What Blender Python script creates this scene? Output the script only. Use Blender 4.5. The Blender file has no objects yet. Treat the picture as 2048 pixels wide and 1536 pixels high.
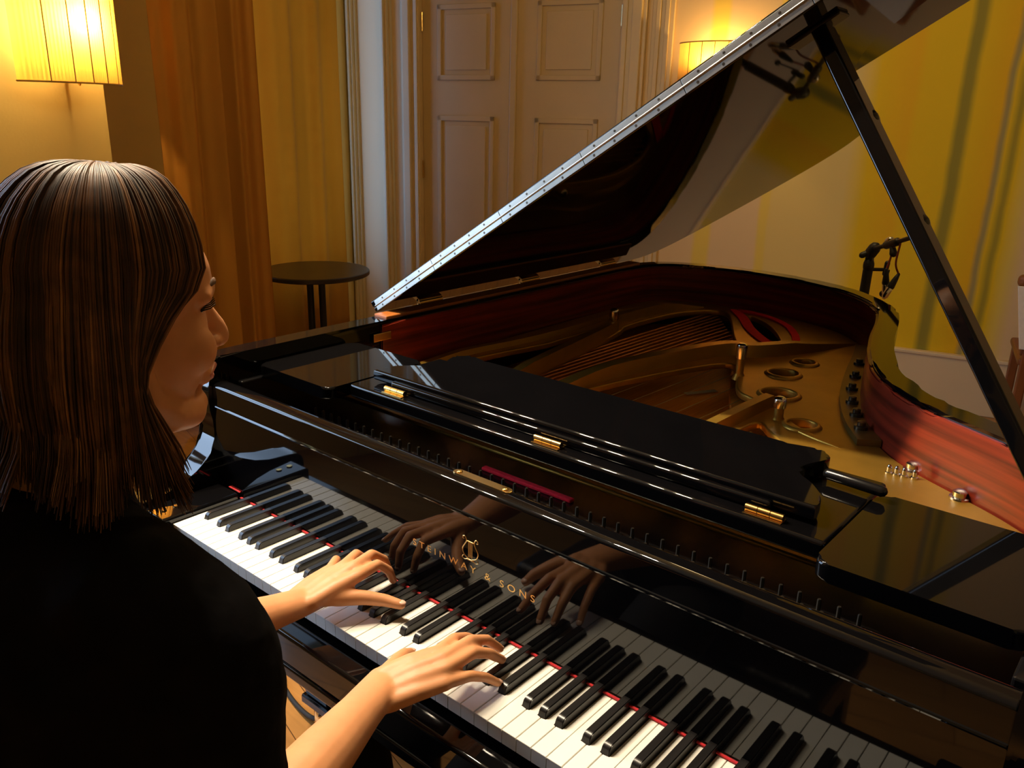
import bpy, bmesh, math, random
import numpy as np
from math import sin, cos, pi, radians, sqrt, atan2
from mathutils import Vector, Matrix, Quaternion, noise as mnoise
random.seed(7)
SC = bpy.context.scene
COL = SC.collection
K = 0.73                      # height of the white key tops above the floor
V = Vector

# ---------------------------------------------------------------- helpers
def link(name, me, mats, parent=None):
    o = bpy.data.objects.new(name, me)
    COL.objects.link(o)
    for m in (mats if isinstance(mats, (list, tuple)) else [mats]):
        o.data.materials.append(m)
    if parent is not None:
        o.parent = parent
        o.matrix_parent_inverse = WM[parent.name].inverted() if parent.name in WM else Matrix.Identity(4)
    return o
WM = {}
def obj(name, bm, mats, parent=None, smooth=False, ang=None):
    me = bpy.data.meshes.new(name)
    bmesh.ops.recalc_face_normals(bm, faces=bm.faces)
    bm.to_mesh(me); bm.free()
    if smooth:
        for p in me.polygons: p.use_smooth = True
        if ang:
            try: me.set_sharp_from_angle(angle=radians(ang))
            except Exception: pass
    o = link(name, me, mats, parent)
    if smooth and ang:
        wn = o.modifiers.new('wn', 'WEIGHTED_NORMAL'); wn.weight = 100; wn.keep_sharp = True
    return o
def tag(o, label=None, cat=None, group=None, kind=None):
    if label: o['label'] = label
    if cat: o['category'] = cat
    if group: o['group'] = group
    if kind: o['kind'] = kind
    return o
def thing(name, loc, label, cat, group=None, rz=0.0):
    o = bpy.data.objects.new(name, None)
    o.empty_display_size = 0.1
    COL.objects.link(o)
    o.location = loc; o.rotation_euler = (0, 0, rz)
    WM[o.name] = Matrix.Translation(V(loc)) @ Matrix.Rotation(rz, 4, 'Z')
    return tag(o, label, cat, group)
def BM(): return bmesh.new()
def box(bm, x0, x1, y0, y1, z0, z1, bev=0.0, seg=2, M=None, mi=0):
    vs = [bm.verts.new((x, y, z)) for x in (x0, x1) for y in (y0, y1) for z in (z0, z1)]
    idx = [(0, 1, 3, 2), (4, 6, 7, 5), (0, 4, 5, 1), (2, 3, 7, 6), (0, 2, 6, 4), (1, 5, 7, 3)]
    fs = [bm.faces.new([vs[i] for i in f]) for f in idx]
    for f in fs: f.material_index = mi
    if bev:
        es = list({e for f in fs for e in f.edges})
        r = bmesh.ops.bevel(bm, geom=es, offset=bev, segments=seg, affect='EDGES', profile=0.5)
        for f in r['faces']: f.material_index = mi
        vs = list({v for f in bm.faces if f.is_valid and (f in r['faces'] or f in fs) for v in f.verts})
    if M is not None:
        bmesh.ops.transform(bm, matrix=M, verts=[v for v in vs if v.is_valid])
    return vs
def prism(bm, pts, axis, a0, a1, bev=0.0, seg=2, mi=0):
    """extrude a 2-D outline along an axis: x -> (y,z), y -> (x,z), z -> (x,y)"""
    def P(p, a):
        return (a, p[0], p[1]) if axis == 'x' else ((p[0], a, p[1]) if axis == 'y' else (p[0], p[1], a))
    A = [bm.verts.new(P(p, a0)) for p in pts]; B = [bm.verts.new(P(p, a1)) for p in pts]
    n = len(pts); fs = [bm.faces.new(A), bm.faces.new(B[::-1])]
    for i in range(n):
        fs.append(bm.faces.new((A[i], B[i], B[(i + 1) % n], A[(i + 1) % n])))
    for f in fs: f.material_index = mi
    if bev:
        es = list(set(fs[0].edges) | set(fs[1].edges))
        r = bmesh.ops.bevel(bm, geom=es, offset=bev, segments=seg, affect='EDGES', profile=0.5)
        for f in r['faces']: f.material_index = mi
def frames(pts):
    pts = [V(p) for p in pts]; n = len(pts); T = []
    for i in range(n):
        a = pts[max(i - 1, 0)]; b = pts[min(i + 1, n - 1)]
        T.append((b - a).normalized())
    return pts, T
def tube(bm, pts, rad, n=10, up=None, cap=2, mi=0):
    """closed tapered tube with rounded ends; rad: float or (a,b) per point, a across `up`, b along it"""
    pts, T = frames(pts)
    if not isinstance(rad, (list, tuple)): rad = [rad] * len(pts)
    rad = [(r, r) if not isinstance(r, (list, tuple)) else r for r in rad]
    u0 = V(up) if up is not None else (V((0, 0, 1)) if abs(T[0].z) < .9 else V((1, 0, 0)))
    rings = []
    N = len(pts)
    stations = []
    for i in range(N):
        stations.append((pts[i], T[i], rad[i][0], rad[i][1]))
    if cap:
        pre, post = [], []
        for k in range(cap, 0, -1):
            th = pi / 2 * k / (cap + .35)
            r = rad[0]; m = min(r)
            pre.append((pts[0] - T[0] * m * sin(th), T[0], r[0] * cos(th), r[1] * cos(th)))
        for k in range(1, cap + 1):
            th = pi / 2 * k / (cap + .35)
            r = rad[-1]; m = min(r)
            post.append((pts[-1] + T[-1] * m * sin(th), T[-1], r[0] * cos(th), r[1] * cos(th)))
        stations = pre + stations + post
    u = u0
    for (p, t, a, b) in stations:
        u = (u - t * u.dot(t))
        if u.length < 1e-6: u = t.orthogonal()
        u.normalize(); s = t.cross(u)
        rings.append([bm.verts.new(p + s * (a * cos(2 * pi * k / n)) + u * (b * sin(2 * pi * k / n))) for k in range(n)])
    fs = []
    for i in range(len(rings) - 1):
        for k in range(n):
            fs.append(bm.faces.new((rings[i][k], rings[i][(k + 1) % n], rings[i + 1][(k + 1) % n], rings[i + 1][k])))
    fs.append(bm.faces.new(rings[0][::-1])); fs.append(bm.faces.new(rings[-1]))
    for f in fs: f.material_index = mi
    return rings
def cyl(bm, p0, p1, r, n=16, r1=None, mi=0):
    return tube(bm, [p0, p1], [r, r if r1 is None else r1], n=n, cap=0, mi=mi)
def ell(bm, c, r, M=None, u=14, v=10, mi=0):
    """ellipsoid"""
    before = set(bm.verts)
    res = bmesh.ops.create_uvsphere(bm, u_segments=u, v_segments=v, radius=1.0)
    mat = Matrix.Translation(V(c)) @ (M if M is not None else Matrix.Identity(4)) @ Matrix.Diagonal((r[0], r[1], r[2], 1))
    bmesh.ops.transform(bm, matrix=mat, verts=res['verts'])
    for f in {f for vv in res['verts'] for f in vv.link_faces}: f.material_index = mi
def lathe(bm, prof, c, n=24, mi=0):
    """prof: list of (r, z) around a vertical axis at c"""
    rings = []
    for (r, z) in prof:
        rings.append([bm.verts.new((c[0] + r * cos(2 * pi * k / n), c[1] + r * sin(2 * pi * k / n), c[2] + z)) for k in range(n)])
    for i in range(len(rings) - 1):
        for k in range(n):
            bm.faces.new((rings[i][k], rings[i][(k + 1) % n], rings[i + 1][(k + 1) % n], rings[i + 1][k])).material_index = mi
    bm.faces.new(rings[0][::-1]).material_index = mi; bm.faces.new(rings[-1]).material_index = mi
def catmull(pts, k=6, closed=False):
    P = [V(p) if len(p) == 3 else V((p[0], p[1], 0)) for p in pts]; n = len(P); out = []
    rng = range(n) if closed else range(n - 1)
    for i in rng:
        p0 = P[(i - 1) % n] if (closed or i > 0) else P[0] * 2 - P[1]
        p1, p2 = P[i], P[(i + 1) % n]
        p3 = P[(i + 2) % n] if (closed or i + 2 < n) else P[-1] * 2 - P[-2]
        for j in range(k):
            t = j / k
            out.append(.5 * ((2 * p1) + (p2 - p0) * t + (2 * p0 - 5 * p1 + 4 * p2 - p3) * t * t + (3 * p1 - p0 - 3 * p2 + p3) * t ** 3))
    if not closed: out.append(P[-1].copy())
    return out
def evaluated_mesh(o):
    dg = bpy.context.evaluated_depsgraph_get()
    me = bpy.data.meshes.new_from_object(o.evaluated_get(dg), depsgraph=dg)
    return me
def bake(o):
    """replace an object's mesh by its modified one"""
    me = evaluated_mesh(o)
    old = o.data; o.modifiers.clear(); o.data = me
    if not me.materials:
        for m in old.materials: me.materials.append(m)
    return o
def fused(name, bm, mats, parent, voxel, smooth_it=6, fac=.5):
    o = obj(name, bm, mats, parent)
    r = o.modifiers.new('r', 'REMESH'); r.mode = 'VOXEL'; r.voxel_size = voxel; r.use_smooth_shade = True
    s = o.modifiers.new('s', 'SMOOTH'); s.iterations = smooth_it; s.factor = fac
    return o
def filled(name, outlines, z, half, bev, mats, parent):
    """flat plate with holes: closed 2-D outlines filled, given a thickness and rounded edges"""
    cu = bpy.data.curves.new(name + '_outline', 'CURVE'); cu.dimensions = '2D'; cu.fill_mode = 'BOTH'
    cu.extrude = half; cu.bevel_depth = bev; cu.bevel_resolution = 2; cu.offset = -bev
    for pl in outlines:
        sp = cu.splines.new('POLY'); sp.points.add(len(pl) - 1)
        for i, p in enumerate(pl): sp.points[i].co = (p[0], p[1], 0, 1)
        sp.use_cyclic_u = True
    t = bpy.data.objects.new(name + '_t', cu); COL.objects.link(t)
    me = evaluated_mesh(t)
    bpy.data.objects.remove(t); bpy.data.curves.remove(cu)
    me.transform(Matrix.Translation((0, 0, z)))
    me.materials.clear()
    o = link(name, me, mats, parent)
    return o
def text_mesh(txt, size, spacing, extrude):
    cu = bpy.data.curves.new('lettering', 'FONT'); cu.body = txt; cu.size = size; cu.space_character = spacing
    cu.align_x = 'CENTER'; cu.extrude = extrude
    t = bpy.data.objects.new('lettering_t', cu); COL.objects.link(t)
    me = evaluated_mesh(t); bpy.data.objects.remove(t); bpy.data.curves.remove(cu)
    me.materials.clear()
    return me

# ---------------------------------------------------------------- materials
def mat(name, col, rough=.5, metal=0.0, ior=1.45, var=.0, scale=8.0, coat=0.0, bump=0.0, bscale=60.0, sss=0.0, sheen=0.0, spec=None, stretch=(1, 1, 1), detail=4.0, col2=None):
    m = bpy.data.materials.new(name); m.use_nodes = True
    nt = m.node_tree; b = nt.nodes['Principled BSDF']
    b.inputs['Roughness'].default_value = rough; b.inputs['Metallic'].default_value = metal
    b.inputs['IOR'].default_value = ior
    b.inputs['Coat Weight'].default_value = coat; b.inputs['Coat Roughness'].default_value = .03
    if spec is not None: b.inputs['Specular IOR Level'].default_value = spec
    if sss:
        b.inputs['Subsurface Weight'].default_value = sss
        b.inputs['Subsurface Radius'].default_value = (.012, .005, .003)
        b.inputs['Subsurface Scale'].default_value = 1.0
    if sheen: b.inputs['Sheen Weight'].default_value = sheen
    tc = nt.nodes.new('ShaderNodeTexCoord'); mp = nt.nodes.new('ShaderNodeMapping')
    mp.inputs['Scale'].default_value = stretch
    nt.links.new(tc.outputs['Object'], mp.inputs['Vector'])
    nz = nt.nodes.new('ShaderNodeTexNoise'); nz.inputs['Scale'].default_value = scale; nz.inputs['Detail'].default_value = detail
    nt.links.new(mp.outputs['Vector'], nz.inputs['Vector'])
    rp = nt.nodes.new('ShaderNodeValToRGB')
    c1 = col2 if col2 else tuple(max(0, c * (1 - var)) for c in col)
    c2 = col if col2 else tuple(min(1, c * (1 + var)) for c in col)
    rp.color_ramp.elements[0].color = (*c1, 1); rp.color_ramp.elements[1].color = (*c2, 1)
    rp.color_ramp.elements[0].position = .35; rp.color_ramp.elements[1].position = .65
    nt.links.new(nz.outputs['Fac'], rp.inputs['Fac']); nt.links.new(rp.outputs['Color'], b.inputs['Base Color'])
    if bump:
        n2 = nt.nodes.new('ShaderNodeTexNoise'); n2.inputs['Scale'].default_value = bscale; n2.inputs['Detail'].default_value = 3
        nt.links.new(mp.outputs['Vector'], n2.inputs['Vector'])
        bp = nt.nodes.new('ShaderNodeBump'); bp.inputs['Strength'].default_value = bump; bp.inputs['Distance'].default_value = .01
        nt.links.new(n2.outputs['Fac'], bp.inputs['Height']); nt.links.new(bp.outputs['Normal'], b.inputs['Normal'])
    return m
def emit(name, col, strength):
    m = bpy.data.materials.new(name); m.use_nodes = True; nt = m.node_tree
    nt.nodes.remove(nt.nodes['Principled BSDF'])
    e = nt.nodes.new('ShaderNodeEmission'); e.inputs['Color'].default_value = (*col, 1); e.inputs['Strength'].default_value = strength
    nt.links.new(e.outputs['Emission'], nt.nodes['Material Output'].inputs['Surface'])
    return m
M = {}
M['lacquer'] = mat('black_lacquer', (.0026, .0024, .0028), .035, ior=1.5, var=.1, spec=.43)
M['lacquer_soft'] = mat('black_satin', (.006, .0055, .006), .22, ior=1.5, var=.1)
M['ivory'] = mat('white_key_acrylic', (.82, .80, .74), .16, ior=1.5, var=.02, scale=30)
M['keywood'] = mat('key_wood', (.45, .28, .12), .6, var=.2)
M['ebony'] = mat('black_key_ebony', (.010, .0085, .008), .3, ior=1.5, var=.3, scale=90, stretch=(1, .1, 1))
M['felt'] = mat('red_felt', (.62, .012, .02), .9, var=.15, scale=200, sheen=.3)
M['redcloth'] = mat('red_hitch_cloth', (.90, .012, .035), .9, var=.1, scale=150)
M['brass'] = mat('brass', (.80, .52, .18), .22, 1.0, var=.06, scale=40)
M['chrome'] = mat('nickel', (.78, .77, .74), .16, 1.0, var=.05, scale=30)
M['hinge'] = mat('nickel_hinge', (.46, .44, .38), .34, 1.0, var=.1, scale=14)
M['gold'] = mat('gold_bronze_plate', (.46, .265, .04), .40, .8, var=.08, scale=12, bump=.05, bscale=300)
M['gold_dark'] = mat('dark_bronze', (.20, .12, .03), .4, .7, var=.1)
M['copper'] = mat('copper_string', (.78, .36, .15), .4, 1.0, var=.1, scale=60)
M['steel'] = mat('steel_wire', (.62, .58, .5), .3, 1.0, var=.05)
M['spruce'] = mat('varnished_spruce', (.92, .36, .03), .5, ior=1.5, scale=6, stretch=(40, 1.2, 1), col2=(.78, .26, .02))
M['skin'] = mat('skin', (.64, .285, .125), .5, var=.05, scale=35, sss=.06, bump=.02, bscale=350)
M['nail'] = mat('fingernail', (.80, .48, .36), .25, var=.03)
M['lip'] = mat('lip', (.50, .17, .13), .4, var=.05)
M['eyewhite'] = mat('eyeball', (.75, .72, .68), .15, var=.03)
M['iris'] = mat('iris', (.05, .035, .02), .15, var=.3, scale=200)
M['lash'] = mat('lash', (.010, .007, .006), .6, var=.2)
M['brow'] = mat('eyebrow', (.09, .04, .018), .7, var=.3, scale=300)
M['hair'] = mat('hair_brown', (.075, .034, .016), .38, scale=22, stretch=(1, 1, .12), col2=(.03, .013, .007))
M['hair1'] = mat('hair_dark', (.035, .015, .008), .5, var=.3, scale=50, spec=.3)
M['hair2'] = mat('hair_mid', (.11, .046, .018), .48, var=.3, scale=50, spec=.3)
M['hair3'] = mat('hair_light', (.24, .11, .042), .46, var=.25, scale=50, spec=.3)
M['cloth'] = mat('black_jersey', (.005, .0045, .0055), .95, var=.3, scale=25, bump=.15, bscale=40, spec=.08)
M['trouser'] = mat('black_trouser_cloth', (.006, .006, .008), .9, var=.2, scale=60)
M['leather'] = mat('black_leather', (.008, .007, .007), .4, var=.2, bump=.2, bscale=180)
M['white_paint'] = mat('cream_door_paint', (.55, .405, .20), .45, var=.03, scale=3)
M['trim_paint'] = mat('cream_trim_paint', (.62, .47, .24), .45, var=.03, scale=3)
M['plaster'] = mat('cream_plaster', (.76, .59, .23), .8, var=.03, scale=2, bump=.04, bscale=80)
M['ceiling'] = mat('white_ceiling', (.62, .47, .26), .85, var=.02, scale=2)
M['dado'] = mat('cream_dado', (.72, .58, .36), .6, var=.03, scale=2)
M['curtain'] = mat('ochre_curtain', (.60, .29, .045), .85, var=.05, scale=3, stretch=(2, 2, .4), bump=.02, bscale=200)
M['table'] = mat('black_table', (.022, .014, .011), .3, var=.2)
M['table_leg'] = mat('black_table_post', (.006, .006, .006), .4, var=.2)
M['micblack'] = mat('mic_stand_black', (.012, .012, .013), .45, var=.2)
M['cable'] = mat('brown_red_cable', (.22, .04, .015), .5, var=.2)
M['paper'] = mat('white_linen', (.78, .70, .58), .8, var=.03, scale=60)
M['chairwood'] = mat('brown_chair_wood', (.26, .09, .025), .4, scale=10, stretch=(1, 1, .2), col2=(.18, .055, .015))
M['iron'] = mat('dark_iron', (.10, .085, .065), .3, .9, var=.2)
M['rubber'] = mat('black_rubber', (.012, .012, .012), .7, var=.1)
M['gilt'] = mat('gilt_lettering', (.85, .55, .2), .3, 1.0, var=.05)

def nodes_of(name, rough, ior=1.45, coat=0):
    m = bpy.data.materials.new(name); m.use_nodes = True; nt = m.node_tree; b = nt.nodes['Principled BSDF']
    b.inputs['Roughness'].default_value = rough; b.inputs['IOR'].default_value = ior; b.inputs['Coat Weight'].default_value = coat
    b.inputs['Coat Roughness'].default_value = .05
    return m, nt, b
# mahogany veneer with long horizontal figure
m, nt, b = nodes_of('mahogany_veneer', .34, 1.45, .12)
tc = nt.nodes.new('ShaderNodeTexCoord'); mp = nt.nodes.new('ShaderNodeMapping'); mp.inputs['Scale'].default_value = (1.2, 1.2, 38)
nz = nt.nodes.new('ShaderNodeTexNoise'); nz.inputs['Scale'].default_value = 1.6; nz.inputs['Detail'].default_value = 5; nz.inputs['Distortion'].default_value = .3
rp = nt.nodes.new('ShaderNodeValToRGB'); rp.color_ramp.elements[0].color = (.06, .006, .003, 1); rp.color_ramp.elements[1].color = (.27, .028, .010, 1)
rp.color_ramp.elements[0].position = .32; rp.color_ramp.elements[1].position = .68
nt.links.new(tc.outputs['Object'], mp.inputs['Vector']); nt.links.new(mp.outputs['Vector'], nz.inputs['Vector'])
nt.links.new(nz.outputs['Fac'], rp.inputs['Fac']); nt.links.new(rp.outputs['Color'], b.inputs['Base Color'])
M['mahogany'] = m
# parquet floor
m, nt, b = nodes_of('oak_parquet', .32, 1.45, .3)
tc = nt.nodes.new('ShaderNodeTexCoord'); mp = nt.nodes.new('ShaderNodeMapping'); mp.inputs['Rotation'].default_value = (0, 0, radians(14.2))
br = nt.nodes.new('ShaderNodeTexBrick'); br.inputs['Scale'].default_value = 1.0
br.inputs['Brick Width'].default_value = .9; br.inputs['Row Height'].default_value = .085; br.inputs['Mortar Size'].default_value = .0012
br.inputs['Color1'].default_value = (.60, .28, .075, 1); br.inputs['Color2'].default_value = (.52, .23, .06, 1); br.inputs['Mortar'].default_value = (.10, .04, .012, 1)
nz = nt.nodes.new('ShaderNodeTexNoise'); nz.inputs['Scale'].default_value = 5; nz.inputs['Detail'].default_value = 6
mp2 = nt.nodes.new('ShaderNodeMapping'); mp2.inputs['Scale'].default_value = (1, 14, 1); mp2.inputs['Rotation'].default_value = (0, 0, radians(14.2))
mx = nt.nodes.new('ShaderNodeMixRGB'); mx.blend_type = 'MULTIPLY'; mx.inputs['Fac'].default_value = .5
nt.links.new(tc.outputs['Object'], mp.inputs['Vector']); nt.links.new(mp.outputs['Vector'], br.inputs['Vector'])
nt.links.new(tc.outputs['Object'], mp2.inputs['Vector']); nt.links.new(mp2.outputs['Vector'], nz.inputs['Vector'])
nt.links.new(br.outputs['Color'], mx.inputs['Color1']); nt.links.new(nz.outputs['Fac'], mx.inputs['Color2']); nt.links.new(mx.outputs['Color'], b.inputs['Base Color'])
M['parquet'] = m
# pleated lamp shade fabric: light passes through it
m, nt, b = nodes_of('pleated_shade_fabric', .8)
b.inputs['Base Color'].default_value = (.80, .52, .16, 1)
tr = nt.nodes.new('ShaderNodeBsdfTranslucent'); tr.inputs['Color'].default_value = (.90, .52, .12, 1)
ms = nt.nodes.new('ShaderNodeMixShader'); ms.inputs['Fac'].default_value = .72
tc = nt.nodes.new('ShaderNodeTexCoord'); nz = nt.nodes.new('ShaderNodeTexNoise'); nz.inputs['Scale'].default_value = 90
mp = nt.nodes.new('ShaderNodeMapping'); mp.inputs['Scale'].default_value = (1, 1, .05)
bp = nt.nodes.new('ShaderNodeBump'); bp.inputs['Strength'].default_value = .3
nt.links.new(tc.outputs['Object'], mp.inputs['Vector']); nt.links.new(mp.outputs['Vector'], nz.inputs['Vector'])
nt.links.new(nz.outputs['Fac'], bp.inputs['Height']); nt.links.new(bp.outputs['Normal'], b.inputs['Normal'])
nt.links.new(b.outputs['BSDF'], ms.inputs[1]); nt.links.new(tr.outputs['BSDF'], ms.inputs[2])
nt.links.new(ms.outputs['Shader'], nt.nodes['Material Output'].inputs['Surface'])
M['shade'] = m
M['seam'] = mat('shade_seam', (.42, .25, .06), .8, var=.1)

# ---------------------------------------------------------------- room frame
RO = V((-3.3115, 3.1428, 0)); UL = V((.24517, -.96948, 0)); UB = V((.96948, .24517, 0)); RZ = atan2(.24517, .96948)
def R(t, s, z): return RO + UB * t + UL * s + V((0, 0, z))
RMAT = Matrix.Translation(RO) @ Matrix.Rotation(RZ, 4, 'Z')      # room-local (t, -s, z) to world
def rbox(bm, t0, t1, s0, s1, z0, z1, bev=0.0, mi=0):
    return box(bm, t0, t1, -s1, -s0, z0, z1, bev, M=RMAT, mi=mi)
# striped wall paint: vertical painted bands placed along the wall
m, nt, b = nodes_of('striped_wall_paint', .75)
tc = nt.nodes.new('ShaderNodeTexCoord')
sub = nt.nodes.new('ShaderNodeVectorMath'); sub.operation = 'SUBTRACT'; sub.inputs[1].default_value = RO
dt = nt.nodes.new('ShaderNodeVectorMath'); dt.operation = 'DOT_PRODUCT'; dt.inputs[1].default_value = UB
nz = nt.nodes.new('ShaderNodeTexNoise'); nz.inputs['Scale'].default_value = 3.0; nz.inputs['Detail'].default_value = 3
ad = nt.nodes.new('ShaderNodeMath'); ad.operation = 'MULTIPLY_ADD'; ad.inputs[1].default_value = .03
mr = nt.nodes.new('ShaderNodeMapRange'); mr.inputs['From Min'].default_value = 2.0; mr.inputs['From Max'].default_value = 4.6
rp = nt.nodes.new('ShaderNodeValToRGB'); rp.color_ramp.interpolation = 'LINEAR'
cream = (.72, .52, .27); yel = (.76, .56, .10); tan = (.74, .56, .18); ochre = (.78, .52, .004); olive = (.30, .25, .025); ochre2 = (.80, .46, .004); blue = (.27, .25, .12)
stops = [(2.0, cream), (2.41, cream), (2.43, yel), (2.50, yel), (2.52, cream), (2.77, cream), (2.785, yel), (2.82, yel), (2.835, tan), (3.20, tan),
         (3.30, ochre), (3.46, ochre2), (3.50, ochre), (3.655, ochre), (3.685, olive), (3.715, olive), (3.745, ochre), (3.86, ochre2), (3.885, blue), (3.91, ochre), (3.945, olive), (3.97, ochre), (4.02, yel), (4.08, cream)]
el = rp.color_ramp.elements
for i, (t, c) in enumerate(stops):
    e = el[i] if i < 2 else el.new((t - 2) / 2.6)
    e.position = (t - 2) / 2.6; e.color = (*c, 1)
nt.links.new(tc.outputs['Object'], sub.inputs[0]); nt.links.new(sub.outputs['Vector'], dt.inputs[0])
nt.links.new(tc.outputs['Object'], nz.inputs['Vector']); nt.links.new(nz.outputs['Fac'], ad.inputs[0]); nt.links.new(dt.outputs['Value'], ad.inputs[2])
nt.links.new(ad.outputs['Value'], mr.inputs['Value']); nt.links.new(mr.outputs['Result'], rp.inputs['Fac']); nt.links.new(rp.outputs['Color'], b.inputs['Base Color'])
M['striped'] = m
# ================================================================ ROOM
H = 3.3; TW, SW = 6.6, 8.2          # room extents along the back wall and along the window wall
PO = 0.62                            # depth of the window recess in the thick window wall
def struct(name, bm, m, parent=None, smooth=False):
    o = obj(name, bm, m, parent, smooth)
    if parent is None: tag(o, kind='structure')
    return o
bm = BM(); rbox(bm, -.3, TW + .2, -.2, SW + .2, -.12, 0); struct('floor', bm, M['parquet'])
bm = BM(); rbox(bm, -.3, TW + .2, -.2, SW + .2, H, H + .12); struct('ceiling', bm, M['ceiling'])
# back wall with the painted stripes; door opening t .56-1.90
bm = BM()
rbox(bm, -.3, .47, -.2, 0, 0, H); rbox(bm, 1.98, TW + .2, -.2, 0, 0, H); rbox(bm, .47, 1.98, -.2, 0, 2.62, H); rbox(bm, .47, 1.98, -.2, -.12, 0, 2.62)
struct('wall_back', bm, M['striped'])
# window wall: recess back, pier, outside window
bm = BM()
rbox(bm, -.25, 0, 0, .13, 0, H); rbox(bm, -.25, 0, 1.35, 2.43, 0, H); rbox(bm, -.25, 0, .13, 1.35, 0, .45); rbox(bm, -.25, 0, .13, 1.35, 2.75, H)
rbox(bm, -.25, PO, 2.43, 3.35, 0, H)                       # pier that carries the lamp
rbox(bm, -.25, PO, 3.35, 4.85, 0, .55); rbox(bm, -.25, PO, 3.35, 4.85, 2.7, H)
rbox(bm, -.25, PO, 4.85, SW + .2, 0, H)
rbox(bm, 0, PO, -.0, 2.43, 2.9, H)                         # lintel over the recess
struct('wall_left', bm, M['plaster'])
bm = BM(); rbox(bm, TW, TW + .2, -.2, SW + .2, 0, H); struct('wall_right', bm, M['plaster'])
bm = BM(); rbox(bm, -.3, TW + .2, SW, SW + .2, 0, H); struct('wall_front', bm, M['plaster'])
# cream dado board under the striped paint
bm = BM(); rbox(bm, 2.25, TW, 0, .03, 0, .30, .006); rbox(bm, 2.25, TW, 0, .042, .292, .312, .005)
struct('baseboard_back', bm, M['dado'])
bm = BM(); rbox(bm, PO, PO + .02, 2.43, 3.35, 0, .16, .004); rbox(bm, PO, PO + .02, 4.85, SW, 0, .16, .004); struct('baseboard_left', bm, M['dado'])

M['daylight'] = emit('daylight_sky', (.22, .44, 1.0), 4.0)
M['daylight2'] = emit('daylight_sky_bright', (.50, .70, 1.0), 9.0)
def window(name, t, s0, s1, z0, z1, m, mull):
    bm = BM()
    f = .06
    for (a, b_, c, d) in ((s0, s0 + f, z0, z1), (s1 - f, s1, z0, z1), (s0, s1, z0, z0 + f), (s0, s1, z1 - f, z1)):
        rbox(bm, t - .05, t + .02, a, b_, c, d, .006)
    sm = (s0 + s1) / 2
    rbox(bm, t - .045, t + .02, sm - .045, sm + .045, z0, z1, .006)
    for zz in mull: rbox(bm, t - .04, t + .01, s0, s1, zz - .025, zz + .025, .004)
    w = struct(name, bm, M['white_paint'])
    bm = BM(); rbox(bm, t - .055, t - .047, s0 + .02, s1 - .02, z0 + .02, z1 - .02)
    obj('window_pane', bm, m, w)
    bm = BM(); rbox(bm, t - .02, t + .12, s0 - .05, s1 + .05, z0 - .04, z0, .008); obj('window_sill', bm, M['white_paint'], w)
    return w
window('window_1', -.10, .13, 1.35, .45, 2.75, M['daylight'], (1.9,))
window('window_2', PO - .12, 3.35, 4.85, .55, 2.7, M['daylight2'], (1.75,))

# moulded jambs: plaster strips in the corner and around the double door
def strip(name, t0, t1, z1=H, d=.03, m='trim_paint', steps=3):
    bm = BM(); w = (t1 - t0)
    rbox(bm, t0, t1, 0, d * .5, 0, z1, .003)
    rbox(bm, t0 + w * .18, t1 - w * .18, 0, d, 0, z1, .006)
    if steps > 2: rbox(bm, t0 + w * .36, t1 - w * .36, 0, d * 1.35, 0, z1, .005)
    return struct(name, bm, M[m])
strip('trim_1', .00, .07, d=.05)
strip('trim_2', .27, .345, d=.05)
# door frame
bm = BM()
def casing(bm, t0, t1, flip):
    w = t1 - t0
    rbox(bm, t0, t1, -.02, .03, 0, 2.74, .004)
    a = t0 + w * (.15 if not flip else .45); rbox(bm, a, a + w * .4, -.02, .05, 0, 2.74, .006)
    a = t0 + w * (.75 if not flip else .05); rbox(bm, a, a + w * .2, -.02, .04, 0, 2.74, .004)
casing(bm, .425, .56, False); casing(bm, 1.90, 2.045, True)
rbox(bm, .425, 2.045, -.02, .035, 2.62, 2.76, .006)
struct('trim_3', bm, M['trim_paint'])
# narrow painted pilaster right of the frame, close to the second lamp
bm = BM(); rbox(bm, 2.075, 2.20, 0, .022, .31, H, .004); rbox(bm, 2.10, 2.125, 0, .034, .31, H, .003); rbox(bm, 2.15, 2.175, 0, .034, .31, H, .003)
struct('trim_4', bm, M['trim_paint'])
bm = BM()
rbox(bm, .56, 1.215, -.06, -.015, .005, 2.60, .004); rbox(bm, 1.225, 1.90, -.06, -.015, .005, 2.60, .004)
rbox(bm, 1.19, 1.235, -.018, -.002, .01, 2.59, .005)
door = struct('door_1', bm, M['white_paint'])
for (a, b_) in ((.675, 1.085), (1.365, 1.775)):
    for (z0, z1) in ((.22, 1.445), (1.66, 2.10), (2.22, 2.50)):
        bm = BM()
        for (p, q, r_, s_) in ((a, a + .03, z0, z1), (b_ - .03, b_, z0, z1), (a, b_, z0, z0 + .03), (a, b_, z1 - .03, z1)):
            rbox(bm, p, q, -.016, -.004, r_, s_, .004)
        rbox(bm, a + .06, b_ - .06, -.016, -.008, z0 + .06, z1 - .06, .003)
        obj('door_panel', bm, M['white_paint'], door)
bm = BM()
for zz in (1.95, 1.05, .3):
    for tt in (.565, 1.893): cyl(bm, R(tt, -.006, zz), R(tt, -.006, zz + .11), .008, 10)
obj('door_hinge', bm, M['brass'], door)

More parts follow.
